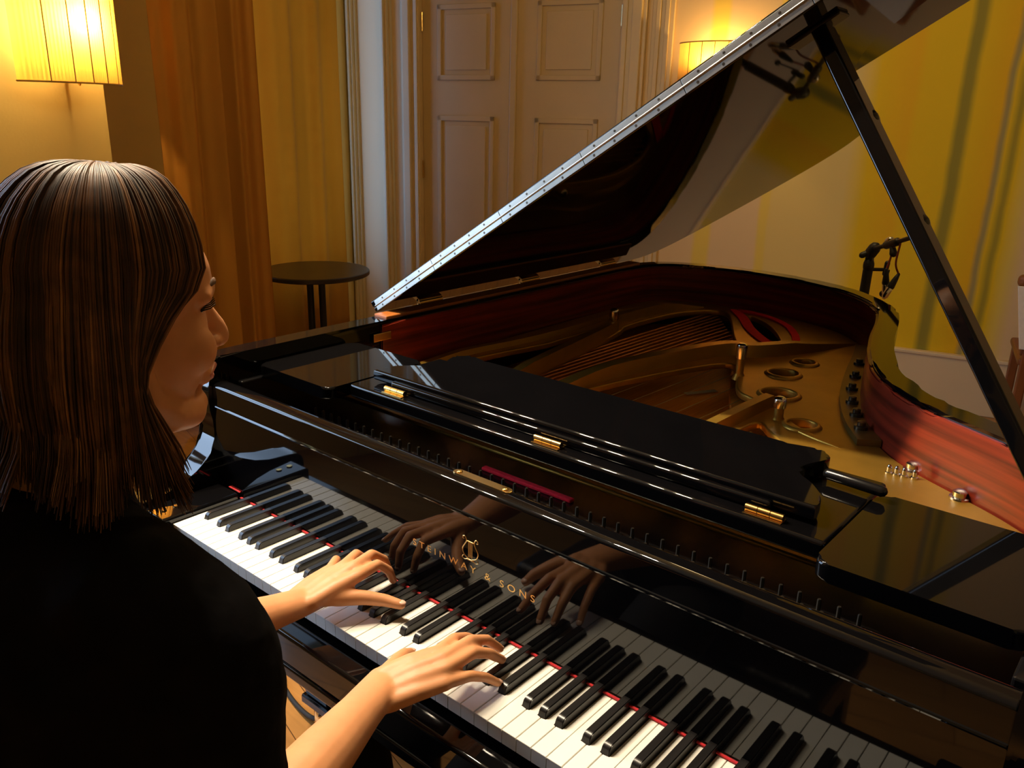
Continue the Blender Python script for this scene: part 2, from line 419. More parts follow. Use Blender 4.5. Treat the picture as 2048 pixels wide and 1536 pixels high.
# ---------------------------------------------------------------- curtains
def curtain(name, pts_st, z0, z1, amp, waves, label, gather=0.0, seed=1):
    """pts_st: path in (t, s) of the rail; pleated cloth hanging down, slightly waisted near z=1.0"""
    rnd = random.Random(seed)
    P = catmull([(a, b, 0) for a, b in pts_st], 40)
    L = [0]
    for i in range(1, len(P)): L.append(L[-1] + (P[i] - P[i - 1]).length)
    n = 260; rows = 26
    ph = [rnd.uniform(-.5, .5) for _ in range(60)]
    bm = BM(); grid = []
    for j in range(rows):
        f = j / (rows - 1); z = z0 + (z1 - z0) * f; row = []
        for i in range(n):
            u = i / (n - 1); d = u * L[-1]
            k = max(q for q in range(len(L) - 1) if L[q] <= d + 1e-9)
            p = P[k].lerp(P[k + 1], (d - L[k]) / (L[k + 1] - L[k])); tn = (P[min(k + 4, len(P) - 1)] - P[max(k - 3, 0)]).normalized(); nr = V((-tn.y, tn.x, 0))
            w = u * waves; w0 = int(w)
            a = amp * (1 + .35 * sin(w * 1.7 + ph[2] * 6)) * (.75 + .5 * (1 - f))
            off = a * sin(2 * pi * (w + .12 * sin(2 * pi * w * .37 + ph[5] * 6)) + .3 * sin(1.5 * f)) + .3 * amp * sin(2 * pi * w * 2.3 + 1.0 * f + ph[3] * 6)
            p = p + nr * off + tn * (.2 * amp * sin(2.5 * f + w * 1.3))
            row.append(bm.verts.new(R(p.x, p.y, z)))
        grid.append(row)
    for j in range(rows - 1):
        for i in range(n - 1):
            bm.faces.new((grid[j][i], grid[j][i + 1], grid[j + 1][i + 1], grid[j + 1][i]))
    bmesh.ops.solidify(bm, geom=bm.faces[:], thickness=.004)
    o = obj(name, bm, M['curtain'], None, True)
    return tag(o, label, 'curtain', 'ochre curtains by the window')
curtain('curtain', [(.80, 1.75), (.73, 1.88), (.74, 2.05), (.67, 2.22)], .03, 2.95, .026, 3.4, 'pale ochre curtain hanging in front of the round side table, nearest the lit lamp', seed=3)
curtain('curtain', [(.17, .34), (.16, .60), (.18, .95), (.15, 1.35)], .02, 2.85, .022, 3.1, 'darker ochre curtain hanging behind the round side table', seed=8)
# rail over the recess
bm = BM(); cyl(bm, R(.78, 1.45, 2.98), R(.68, 2.42, 2.98), .014, 12); ell(bm, R(.785, 1.43, 2.98), (.025, .025, .025))
tag(obj('curtain_rail', bm, M['brass'], None, True), 'brass rail carrying the pale ochre curtain', 'curtain rail')

# ---------------------------------------------------------------- wall lamps
M['bulb'] = emit('warm_bulb', (1.0, .60, .20), 620.0); M['bulb2'] = emit('warm_bulb_dimmer', (1.0, .60, .20), 520.0)
def sconce(t, s, n_out, n_side, z0, z1, w, dpt, label, bulb_off, bulb='bulb'):
    """bowed pleated shade standing off a wall; n_out points into the room, n_side along the wall"""
    base = R(t, s, (z0 + z1) / 2)
    root = thing('wall_lamp', base, label, 'wall lamp', 'pleated wall lamps')
    def P(a, d, z): return R(t, s, z) + n_side * a + n_out * d
    N = 110
    def prof(u, z):
        a = -w / 2 + w * u
        d = .045 + dpt * (1 - (2 * u - 1) ** 2) ** .75 + .0022 * sin(2 * pi * u * 40)
        return P(a, d, z)
    bm = BM(); rows = 8; g = []
    for j in range(rows + 1):
        z = z0 + (z1 - z0) * j / rows
        g.append([bm.verts.new(prof(i / N, z)) for i in range(N + 1)])
    for j in range(rows):
        for i in range(N): bm.faces.new((g[j][i], g[j][i + 1], g[j + 1][i + 1], g[j + 1][i]))
    obj('lamp_shade', bm, M['shade'], root, True)
    for u in (.17, .34, .5, .66, .83):
        bm = BM()
        tube(bm, [prof(u, z0) + n_out * .002, prof(u, z1) + n_out * .002], .0022, 6, cap=0); obj('shade_seam', bm, M['seam'], root)
    for zz in (z0, z1):
        bm = BM(); tube(bm, [prof(i / 40, zz) for i in range(41)], .0035, 6, cap=1); obj('shade_ring', bm, M['seam'], root, True)
    bm = BM()
    Mx = Matrix.Translation(P(0, 0, (z0 + z1) / 2)) @ Matrix((n_side.to_4d(), n_out.to_4d(), V((0, 0, 1, 0)), V((0, 0, 0, 1)))).transposed()
    Mx[3][0] = Mx[3][1] = Mx[3][2] = 0; Mx[3][3] = 1; 
    Mx.translation = P(0, 0, (z0 + z1) / 2)
    box(bm, -.06, .06, 0, .02, -.09, .09, .006, M=Mx); box(bm, -.012, .012, .02, .09, -.012, .012, .003, M=Mx)
    obj('wall_bracket', bm, M['brass'], root)
    bm = BM(); c = P(bulb_off, .085, (z0 + z1) / 2 + .03)
    lathe(bm, [(.012, -.075), (.014, -.04), (.013, -.03)], c, 14); obj('bulb_socket', bm, M['brass'], root, True)
    bm = BM(); ell(bm, c + V((0, 0, .01)), (.026, .026, .038), u=12, v=8); obj('light_bulb', bm, M[bulb], root, True)
    return root
sconce(PO, 2.60, UB, UL, 1.535, 1.875, .43, .12, 'lit pleated yellow wall lamp beside the curtains', 0.0)
sconce(2.47, 0.0, UL, UB, 1.50, 1.85, .44, .12, 'lit wall lamp mostly hidden behind the open piano lid', 0.0, 'bulb2')

# spotlight track under the ceiling on the bass side (out of the frame; the heads glint along the lacquer edges)
trk = thing('spotlight_track', (-.45, .12, 2.95), 'black ceiling spotlight track with seven lit spot heads above the keyboard', 'spotlight track')
bm = BM(); tube(bm, [(-1.15, .0175, 2.95), (.2, .22, 2.95)], .02, 8)
for x in (-1.0, .05): cyl(bm, (x, .19 + .15 * x, 2.97), (x, .19 + .15 * x, 3.3), .008, 8)
obj('track_rail', bm, M['micblack'], trk)
SPOTS = [(-1.02, 1.0), (-.90, 1.25), (-.77, .9), (-.44, 1.0), (-.31, 1.0), (-.09, .9), (.03, .75)]
for x, q in SPOTS:
    tgt = V((.62 + .12 * x, .10, K)); p0 = V((x, .19 + .15 * x, 2.86)); d = (tgt - p0).normalized()
    bm = BM(); cyl(bm, (x, p0.y, 2.93), p0, .007, 8)
    tube(bm, [p0 - d * .05, p0 + d * .07], [.03, .04], 18, cap=1)
    head = obj('spot_head', bm, M['micblack'], trk, True, 40)
    ld = bpy.data.lights.new('spot_lamp', 'SPOT'); ld.energy = 110 * q; ld.color = (1.0, .82, .58); ld.spot_size = radians(66); ld.spot_blend = .6; ld.shadow_soft_size = .028
    lo_ = bpy.data.objects.new('spot_lamp', ld); COL.objects.link(lo_)
    lo_.location = p0 + d * .105; lo_.rotation_euler = d.to_track_quat('-Z', 'Y').to_euler()

# unseen globe pendant above the frame, added as warm fill for the walls
M['globe'] = emit('frosted_fill_globe', (1.0, .72, .33), 42.0)
pc = R(2.9, 2.2, 2.74)
pend = thing('fill_pendant', pc, 'added warm fill globe, an unseen pendant over the piano tail', 'added fill lamp')
bm = BM(); ell(bm, pc, (.15, .15, .15), u=20, v=14); obj('globe', bm, M['globe'], pend, True)
bm = BM(); lathe(bm, [(.05, .145), (.06, .15), (.03, .19), (.01, .21)], pc, 18); cyl(bm, pc + V((0, 0, .2)), pc + V((0, 0, H - 2.74)), .006, 8); obj('fill_pendant_rod', bm, M['brass'], pend, True)

# ---------------------------------------------------------------- round side table in the window recess
tc_ = V((-2.456, 2.15, 0)); th = .612; tr = .30
tb = thing('side_table', tc_, 'small round black pedestal table standing between the two ochre curtains', 'table')
bm = BM(); lathe(bm, [(tr - .01, -.028), (tr, -.022), (tr, -.005), (tr - .006, 0)], tc_ + V((0, 0, th)), 64); obj('tabletop', bm, M['table'], tb, True, 40)
lat = V((.7656, .6433, 0))
for sgn in (-1, 1):
    bm = BM(); cyl(bm, tc_ + lat * (.033 * sgn) + V((0, 0, .03)), tc_ + lat * (.033 * sgn) + V((0, 0, th - .03)), .019, 20); obj('table_post', bm, M['table_leg'], tb, True, 40)
bm = BM(); lathe(bm, [(.2, 0), (.2, .008), (.19, .014), (.06, .024), (.055, .034)], tc_, 40); obj('table_base', bm, M['table_leg'], tb, True, 40)

# ---------------------------------------------------------------- chair at the right edge, white linen over its back
cc = R(4.22, .55, 0)
chd = thing('chair', cc, 'brown wooden chair with a white linen covered back near the striped wall', 'chair', rz=RZ)
def cbox(nm, a0, a1, b0, b1, z0, z1, m, bev=.006):
    bm = BM(); Mx = Matrix.Translation(cc) @ Matrix.Rotation(RZ, 4, 'Z'); box(bm, a0, a1, b0, b1, z0, z1, bev, 3, M=Mx); return obj(nm, bm, m, chd)

# chair-local: x along the wall, y away from it (towards the wall is +y)
for ax in (-.14, .10):
    cbox('leg', ax, ax + .04, -.04, 0, .0, .84, M['chairwood'])
    cbox('leg', ax, ax + .04, .36, .40, 0, .43, M['chairwood'])
cbox('seat', -.15, .15, -.03, .42, .43, .465, M['chairwood'], .012)
cbox('top_rail', -.215, .215, -.045, .0, .785, .84, M['chairwood'], .02)
cbox('lower_rail', -.15, .15, -.035, -.01, .478, .515, M['chairwood'], .008)
bm = BM(); prism(bm, [(-.158, .512), (.158, .512), (.213, .792), (-.213, .792)], 'y', -.056, -.044, .003); bmesh.ops.transform(bm, matrix=Matrix.Translation(cc) @ Matrix.Rotation(RZ, 4, 'Z'), verts=bm.verts[:]); obj('back_cover', bm, M['paper'], chd)
# ================================================================ GRAND PIANO (x along the keys from the bass end, y away from the player)
piano = thing('grand_piano', (.6126, .9, 0), 'glossy black grand piano with its lid propped open and gilt lettering over the keys', 'piano')
XC = .6126
def mir(x): return 2 * XC - x
L_ = M['lacquer']
inner = [(-.078, .16), (-.078, .5), (-.078, .9), (-.078, 1.3), (-.077, 1.55), (-.062, 1.71), (-.01, 1.785), (.072, 1.822), (.155, 1.84), (.234, 1.847), (.33, 1.84), (.41, 1.824), (.50, 1.79), (.57, 1.754), (.652, 1.675), (.70, 1.60), (.725, 1.55), (.758, 1.44), (.79, 1.304), (.815, 1.215), (.838, 1.141), (.889, 1.014), (.962, .905), (1.03, .84), (1.118, .784), (1.19, .738), (1.25, .685), (1.29, .62), (1.303, .52), (1.303, .34), (1.303, .16)]
ip = [V((p.x, p.y, 0)) for p in catmull(inner, 5)]
def offset(path, d):
    out = []
    for i, p in enumerate(path):
        t = (path[min(i + 1, len(path) - 1)] - path[max(i - 1, 0)]).normalized()
        out.append(p + V((-t.y, t.x, 0)) * d)
    return out
op_ = offset(ip, .047)
def wallband(bm, A, B, z0, z1, mi=0):
    a0 = [bm.verts.new((p.x, p.y, z0)) for p in A]; a1 = [bm.verts.new((p.x, p.y, z1)) for p in A]
    b0 = [bm.verts.new((p.x, p.y, z0)) for p in B]; b1 = [bm.verts.new((p.x, p.y, z1)) for p in B]
    n = len(A)
    for i in range(n - 1):
        bm.faces.new((a0[i], a0[i + 1], a1[i + 1], a1[i])); bm.faces.new((b0[i], b1[i], b1[i + 1], b0[i + 1]))
        bm.faces.new((a1[i], a1[i + 1], b1[i + 1], b1[i])); bm.faces.new((a0[i], b0[i], b0[i + 1], a0[i + 1]))
    for i in (0, n - 1): bm.faces.new((a0[i], a1[i], b1[i], b0[i]))
    es = [e for e in bm.edges if (e.verts[0] in set(a1) and e.verts[1] in set(a1)) or (e.verts[0] in set(b1) and e.verts[1] in set(b1))]
    bmesh.ops.bevel(bm, geom=es, offset=.005, segments=3, affect='EDGES')
bm = BM(); wallband(bm, op_, ip, K - .13, K + .27); obj('rim', bm, L_, piano, True, 35)
bm = BM(); iv = [p for p in ip if p.y > .545]; wallband(bm, iv, offset(iv, -.006), K + .10, K + .262); obj('inner_rim', bm, M['mahogany'], piano, True, 35)
# arms with the S-curved front
S = [(.17, .27), (.152, .268), (.1455, .258), (.144, .249), (.138, .215), (.135, .188), (.136, .165), (.140, .145), (.145, .121), (.143, .105), (.138, .093), (.129, .079), (.118, .067), (.098, .047), (.08, .038), (.06, .033), (.028, .025), (-.02, .020), (-.045, .016), (-.055, .008), (-.060, -.004), (-.060, -.085), (-.052, -.095), (.17, -.10)]
S = [(y, z + K) for y, z in S]
for x0, x1 in ((-.134, -.077), (mir(-.077), mir(-.134))):
    bm = BM(); prism(bm, S, 'x', x0, x1, .004, 3); obj('arm', bm, L_, piano, True, 40)
# key bed and key slip
bm = BM(); box(bm, -.08, mir(-.08), -.03, .62, K - .09, K - .055, .004); obj('key_bed', bm, M['lacquer_soft'], piano)
bm = BM(); box(bm, -.077, mir(-.077), -.046, -.012, K - .094, K - .022, .006, 4); box(bm, -.077, mir(-.077), -.050, -.03, K - .094, K - .074, .004, 3)
obj('key_slip', bm, L_, piano, True, 40)
for x0, x1 in ((-.077, -.003), (mir(-.003), mir(-.077))):
    bm = BM(); box(bm, x0, x1, -.02, .141, K - .055, K + .012, .006, 3); kb = obj('key_block', bm, L_, piano, True, 40)
    for yy in (.004, .03):
        bm = BM(); lathe(bm, [(.006, 0), (.006, .002), (.002, .0025)], ((x0 + x1) / 2, yy, K + .012), 14); obj('screw', bm, M['brass'], kb)
# red name-board felt
bm = BM(); box(bm, -.002, mir(-.002), .1395, .1432, K + .0012, K + .0038, .0006); box(bm, -.04, -.002, .1395, .1432, K + .0125, K + .0150, .0006)
obj('name_board_felt', bm, M['felt'], piano)
# fallboard: upright face, small bead, rolled top edge
FB = [(.1432, .0065), (.1432, .1715), (.1424, .1725), (.1417, .1745), (.1424, .1765), (.1440, .1775), (.1450, .2135), (.1464, .2165), (.1500, .2190), (.1560, .2200), (.166, .2205), (.174, .2195), (.180, .2155), (.183, .208), (.184, .19), (.178, .10), (.172, .0065)]
FB = [(y, z + K) for y, z in FB]
bm = BM(); prism(bm, FB, 'x', -.0765, mir(-.0765), .002, 2); fall = obj('fallboard', bm, L_, piano, True, 28)
me = text_mesh('STEINWAY & SONS', .0155, 1.62, .0002)
w = max(v.co.x for v in me.vertices) - min(v.co.x for v in me.vertices)
me.transform(Matrix.Translation((XC, .1431, K + .084)) @ Matrix.Rotation(radians(90), 4, 'X') @ Matrix.Diagonal((.245 / w, 1, 1, 1)))
link('lettering', me, M['gilt'], fall)
# lyre mark over the lettering
bm = BM()
def wire(bm, pts, r): tube(bm, catmull([V((XC + a, .1431, K + b)) for a, b in pts], 6), r, 6, cap=1)
for sg in (-1, 1):
    wire(bm, [(sg * .003, .1045), (sg * .012, .109), (sg * .0155, .118), (sg * .0105, .127), (sg * .0075, .133), (sg * .0105, .139), (sg * .0145, .1385)], .0009)
    wire(bm, [(sg * .0145, .1385), (sg * .015, .135), (sg * .0125, .1345)], .0007)
    wire(bm, [(sg * .004, .1045), (sg * .011, .1015), (sg * .016, .1035), (sg * .014, .107)], .0007)
for a in (-.0035, -.0012, .0012, .0035): wire(bm, [(a, .107), (a, .134)], .0004)
wire(bm, [(-.0075, .133), (.0075, .133)], .0009); wire(bm, [(-.006, .1035), (.006, .1035)], .0014)
obj('lyre_mark', bm, M['gilt'], fall, True)
# brass lock strike let into the rolled edge
def stadium(cx, cy, w, h, n=10):
    pts = []
    for k in range(n + 1):
        a = -pi / 2 + pi * k / n; pts.append((cx + w / 2 - h / 2 + h / 2 * cos(a), cy + h / 2 * sin(a)))
    for k in range(n + 1):
        a = pi / 2 + pi * k / n; pts.append((cx - w / 2 + h / 2 + h / 2 * cos(a), cy + h / 2 * sin(a)))
    return pts
bm = BM(); prism(bm, stadium(XC - .002, .1695, .112, .015), 'z', K + .2195, K + .2222, .0008, 2); lk = obj('lock_plate', bm, M['brass'], fall, True, 40)
for dx in (-.045, .045):
    bm = BM(); lathe(bm, [(.0048, 0), (.0045, .0012), (.002, .002)], (XC - .002 + dx, .1695, K + .2222), 12); obj('screw', bm, M['brass'], lk, True)

# ---------------------------------------------------------------- keys
W = .02356
names = ['A', 'B'] + ['C', 'D', 'E', 'F', 'G', 'A', 'B'] * 7 + ['C']
BOFF = {'C': -.0025, 'D': .0025, 'F': -.003, 'G': 0, 'A': .003}
def black_x(i): return (i + 1) * W + BOFF[names[i]]
BW = .0066                                      # half the slot a black key needs
has_black = [n in 'CDFGA' and i < 51 for i, n in enumerate(names)]
has_black[0] = True
for i, nm in enumerate(names):
    x0, x1 = i * W + .0006, (i + 1) * W - .0006
    lb = i > 0 and has_black[i - 1]; rb = has_black[i]
    a0 = black_x(i - 1) + BW + .001 if lb else x0
    a1 = black_x(i) - BW - .001 if rb else x1
    pts = [(x0, .0), (x1, .0), (x1, .0495)]
    if rb: pts += [(a1, .0495)]
    pts += [(a1, .17), (a0, .17)]
    if lb: pts += [(a0, .0495)]
    pts += [(x0, .0495)]
    bm = BM(); prism(bm, pts, 'z', K - .0032, K, .0007, 2)
    box(bm, x0, x1, .0006, .0036, K - .0215, K - .0032)
    prism(bm, [(x, max(y, .0037)) for x, y in pts], 'z', K - .022, K - .0034, mi=1)
    obj('white_key', bm, [M['ivory'], M['keywood']], piano)
kb = [(.0495, -.003), (.0525, .0075), (.0555, .0105), (.060, .0118), (.170, .0118), (.170, -.003)]
def black_key(i):
    cx = black_x(i); bm = BM(); hw0, hw1 = .0066, .0056
    A = [bm.verts.new((cx - (hw0 if z < .002 else hw1), y, K + z)) for y, z in kb]; B = [bm.verts.new((cx + (hw0 if z < .002 else hw1), y, K + z)) for y, z in kb]
    n = len(kb); bm.faces.new(A); bm.faces.new(B[::-1])
    for k in range(n): bm.faces.new((A[k], B[k], B[(k + 1) % n], A[(k + 1) % n]))
    bmesh.ops.bevel(bm, geom=bm.edges[:], offset=.0010, segments=2, affect='EDGES')
    return obj('black_key', bm, M['ebony'], piano, True, 40)
for i in range(52):
    if has_black[i]: black_key(i)

# ---------------------------------------------------------------- shelves beside the music desk, tray, folded desk
def rounded(pts, r, k=5):
    out = []; n = len(pts)
    for i in range(n):
        p0, p, p1 = V((*pts[i - 1], 0)), V((*pts[i], 0)), V((*pts[(i + 1) % n], 0))
        a = p + (p0 - p).normalized() * r; b = p + (p1 - p).normalized() * r
        for j in range(k + 1):
            t = j / k; q = a * (1 - t) ** 2 + p * 2 * t * (1 - t) + b * t * t; out.append((q.x, q.y))
    return out
for f in (lambda x: x, mir):
    pts = [(f(-.070), .243), (f(.158), .243), (f(.158), .488), (f(-.070), .488)]
    bm = BM(); prism(bm, rounded(pts, .02), 'z', K + .216, K + .24, .005, 4); obj('desk_shelf', bm, L_, piano, True, 40)
    bm = BM(); box(bm, *sorted((f(-.077), f(-.062))), .2, .53, K + .13, K + .214, .003); obj('shelf_rail', bm, M['lacquer_soft'], piano)
bm = BM(); box(bm, .1605, mir(.1605), .290, .53, K + .214, K + .24, .006, 4); tray = obj('desk_tray', bm, L_, piano, True, 40)
# folded desk: board lying on the tray, scrolled ends
left = [(.19, .326), (.195, .36), (.222, .395), (.243, .412), (.254, .43), (.252, .452), (.243, .475), (.236, .497), (.242, .514), (.262, .522), (.285, .518), (.312, .510)]
cl = [(p.x, p.y) for p in catmull(left, 4)]
outline = cl + [(mir(x), y) for x, y in cl[::-1]]
bm = BM(); prism(bm, outline, 'z', K + .2455, K + .266, .005, 4); desk = obj('music_desk', bm, M['lacquer'], piano, True, 40)
bm = BM(); box(bm, .245, mir(.245), .318, .338, K + .24, K + .2565, .005, 3); obj('desk_edge_bead', bm, L_, desk, True, 40)
bm = BM(); tube(bm, [(1.0, .47, K + .2535), (1.075, .463, K + .2535)], .008, 12); obj('desk_prop_bar', bm, M['lacquer_soft'], desk, True)
for cx in (.269, .622, .978):
    bm = BM()
    for k in range(3): cyl(bm, (cx - .026 + k * .0175, .309, K + .2455), (cx - .026 + k * .0175 + .0165, .309, K + .2455), .0052, 12)
    box(bm, cx - .026, cx + .026, .298, .318, K + .24, K + .2415, .0004)
    obj('desk_hinge', bm, M['brass'], desk, True, 40)

# ---------------------------------------------------------------- plate, soundboard, strings
GZ = K + .15
def ring(c, r, n=24): return [(c[0] + r * cos(2 * pi * k / n), c[1] + r * sin(2 * pi * k / n)) for k in range(n)]
pl_out = [(p.x, p.y) for p in offset(ip, -.008)]
pl_out = [(-.07, .40)] + [p for p in pl_out if p[1] > .41] + [(mir(-.07), .40)]
bass_open = [(-.02, .56), (-.012, .75), (.012, .90), (.042, 1.05), (.045, 1.25), (.04, 1.34), (.085, 1.25), (.165, .83), (.21, .56)]
mid_open = [(.245, .56), (.195, .80), (.115, 1.27), (.085, 1.38), (.10, 1.60), (.145, 1.72), (.195, 1.755), (.25, 1.70), (.36, 1.50), (.425, 1.385), (.395, 1.335), (.36, 1.24), (.295, .94), (.285, .56)]
tenor_open = [(.36, .56), (.352, .83), (.455, 1.185), (.515, 1.205), (.57, 1.085), (.605, 1.03), (.65, 1.005), (.655, .97), (.635, .78), (.63, .56)]
treble_open = [(.715, .56), (.712, .75), (.72, .87), (.76, .84), (.85, .75), (.93, .66), (.97, .56)]
apt = [(.291, 1.752), (.33, 1.735), (.38, 1.69), (.44, 1.61), (.482, 1.537), (.496, 1.49), (.494, 1.462), (.475, 1.462), (.45, 1.475), (.42, 1.52), (.385, 1.58), (.335, 1.67)]
holes = [((.624, 1.356), .026), ((.624, 1.227), .034), ((.681, 1.069), .038), ((.796, .913), .028), ((.99, .655), .022)]
def sm(pl): return [(p.x, p.y) for p in catmull(pl, 4, True)]
outl = [pl_out, bass_open, sm(mid_open), sm(tenor_open), sm(treble_open), sm(apt)] + [ring(c, r) for c, r in holes]
plate = filled('cast_iron_plate', outl, GZ - .008, .004, .004, M['gold'], piano)
# raised bosses round the holes, struts standing on the plate
for c, r in holes:
    bm = BM(); lathe(bm, [(r + .012, -.004), (r + .011, .001), (r + .006, .006), (r + .001, .006), (r, .002), (r, -.008)], (c[0], c[1], GZ), 28)
    bm.faces.ensure_lookup_table()
    bmesh.ops.delete(bm, geom=[f for f in bm.faces if len(f.verts) > 6], context='FACES')
    obj('plate_boss', bm, M['gold'], plate, True)
def strut(pts, wd, h):
    P = catmull([V((x, y, 0)) for x, y in pts], 6); bm = BM(); A = offset(P, wd / 2); B = offset(P, -wd / 2); C = offset(P, wd * .36); D = offset(P, -wd * .36)
    rows = []
    for i in range(len(P)):
        e = min(1, 5 * i / (len(P) - 1), 5 * (len(P) - 1 - i) / (len(P) - 1)) ; e = .25 + .75 * e
        rows.append([bm.verts.new((q.x, q.y, GZ - .006 + (h * e if k in (1, 2) else 0))) for k, q in enumerate((A[i], C[i], D[i], B[i]))])
    for i in range(len(P) - 1):
        for k in range(3): bm.faces.new((rows[i][k], rows[i][k + 1], rows[i + 1][k + 1], rows[i + 1][k]))
        bm.faces.new((rows[i][3], rows[i][0], rows[i + 1][0], rows[i + 1][3]))
    bm.faces.new(rows[0]); bm.faces.new(rows[-1])
    return obj('plate_strut', bm, M['gold'], plate, True, 40)
strut([(.225, .55), (.182, .80), (.10, 1.26), (.055, 1.36), (.07, 1.60), (.12, 1.76)], .03, .035)
strut([(.32, .55), (.322, .86), (.385, 1.15), (.44, 1.30), (.50, 1.33), (.57, 1.45), (.64, 1.64)], .04, .038)
strut([(.675, .55), (.682, .80), (.69, .965), (.70, 1.01)], .03, .03)
strut([(.72, .965), (.78, .90), (.85, .865), (.93, .85)], .022, .008)
strut([(-.045, .55), (-.04, .80), (-.005, 1.05), (.0, 1.3), (-.02, 1.5), (.0, 1.68)], .026, .02)
# nose bolts with nickel caps
for (x, y, h) in ((.548, 1.147, .075), (.744, .919, .045), (.088, 1.297, .06)):
    bm = BM(); lathe(bm, [(.017, -.01), (.013, .0), (.0095, .006), (.0095, h * .55)], (x, y, GZ), 18); nb = obj('nose_bolt', bm, M['gold'], plate, True, 50)
    bm = BM(); lathe(bm, [(.0085, h * .55), (.0125, h * .56), (.0135, h * .9), (.012, h), (.006, h + .003)], (x, y, GZ), 18); obj('bolt_cap', bm, M['chrome'], nb, True, 50)
for (x, y) in ((1.026, .835), (1.118, .765), (1.0, .79), (1.012, .792), (1.024, .794), (1.04, .798)):
    r = .011 if y in (.835, .765) else .0045
    bm = BM(); lathe(bm, [(r * 1.5, -.002), (r * 1.4, .003), (r, .004), (r, .012), (r * .5, .016)], (x, y, GZ), 14); obj('plate_screw', bm, M['chrome'], plate, True, 50)
# red cloth strips round the bass hitch pins
bm = BM()
def ribbon(bm, pts, w, z0, h):
    P = catmull([V((x, y, 0)) for x, y in pts], 8); A = offset(P, w / 2); B = offset(P, -w / 2); wallband2(bm, A, B, z0, z0 + h)
def wallband2(bm, A, B, z0, z1):
    a0 = [bm.verts.new((p.x, p.y, z0)) for p in A]; a1 = [bm.verts.new((p.x, p.y, z1)) for p in A]
    b0 = [bm.verts.new((p.x, p.y, z0)) for p in B]; b1 = [bm.verts.new((p.x, p.y, z1)) for p in B]
    for i in range(len(A) - 1):
        for q in ((a0, a1), (b1, b0), (a1, b1), (b0, a0)): bm.faces.new((q[0][i], q[0][i + 1], q[1][i + 1], q[1][i]))
    for i in (0, -1): bm.faces.new((a0[i], a1[i], b1[i], b0[i]))
ribbon(bm, [(.224, 1.787), (.30, 1.69), (.371, 1.584), (.463, 1.481), (.522, 1.441)], .030, GZ, .005)
ribbon(bm, [(.232, 1.791), (.291, 1.789), (.368, 1.755), (.438, 1.694), (.488, 1.62), (.518, 1.56), (.549, 1.479)], .021, GZ, .005)
obj('hitch_pin_cloth', bm, M['redcloth'], plate)
# bolted treble bracket along the bent side
bk = [(.668, 1.60), (.70, 1.48), (.728, 1.36), (.765, 1.22), (.80, 1.11), (.855, .985), (.91, .895)]
bm = BM(); P = catmull([V((x + .022, y, 0)) for x, y in bk], 6); wallband2(bm, offset(P, -.022), offset(P, .022), GZ, GZ + .013)
brk = obj('plate_flange', bm, M['gold_dark'], plate, True, 40)
for (x, y) in ((.748, 1.40), (.778, 1.285), (.805, 1.185), (.838, 1.09), (.872, 1.015), (.905, .945)):
    bm = BM(); lathe(bm, [(.013, 0), (.013, .006), (.008, .007), (.008, .014), (.003, .016)], (x - .006, y, GZ + .013), 14); obj('flange_bolt', bm, M['iron'], brk, True, 50)
bm = BM(); prism(bm, [(p.x, p.y) for p in offset(ip, -.006)], 'z', K + .055, K + .068); obj('soundboard', bm, M['spruce'], piano)
bm = BM(); P = catmull([V((x, y, 0)) for x, y in [(.30, 1.72), (.36, 1.55), (.45, 1.35), (.56, 1.12), (.68, .92), (.85, .76)]], 6); wallband2(bm, offset(P, .014), offset(P, -.014), K + .068, K + .10); obj('bridge', bm, M['spruce'], piano)
bm = BM(); box(bm, -.005, .012, -.045, .045, 0, .0015, .0004, M=Matrix.Translation((.43, 1.19, K + .0695)) @ Matrix.Rotation(radians(-30), 4, 'Z')); obj('serial_plate', bm, M['paper'], piano)
SZ = K + .128
def string(x0, y0, x1, y1, r, m):
    bm = BM(); tube(bm, [(x0, y0, SZ), (x1, y1, SZ + .004)], r, 6, cap=0); return obj(m[1], bm, M[m[0]], piano, True)
for k in range(11):
    u = k / 10; string(.10 + .16 * u, .45, .150 + .20 * u, 1.80 - .28 * u, .0034 - .0008 * u, ('copper', 'bass_string'))
for k in range(14):
    u = k / 13; x = .30 + .72 * u; string(x, .42, x + .06 - .05 * u, 1.55 - .80 * u - .25 * u * (1 - u), .0006, ('steel', 'treble_string'))
bm = BM(); box(bm, -.07, mir(-.07), .185, .398, GZ - .02, GZ - .004, .002); obj('pin_block', bm, M['lacquer_soft'], piano)
# tuning pins in two staggered rows, understring cloth
for k in range(88):
    x = .05 + 1.08 * k / 87; y = .265 + (.0 if k % 2 else .026)
    bm = BM(); lathe(bm, [(.0028, 0), (.0028, .016), (.0020, .018)], (x, y, GZ - .004), 8); obj('tuning_pin', bm, M['iron'], piano, True, 50)
bm = BM(); box(bm, .47, .66, .322, .334, GZ - .004, GZ + .002, .002); obj('understring_cloth', bm, M['redcloth'], piano)
# lock-side catch on the spine
bm = BM(); box(bm, -.0725, -.069, .548, .60, K + .226, K + .244, .001); obj('lid_catch', bm, M['brass'], piano)

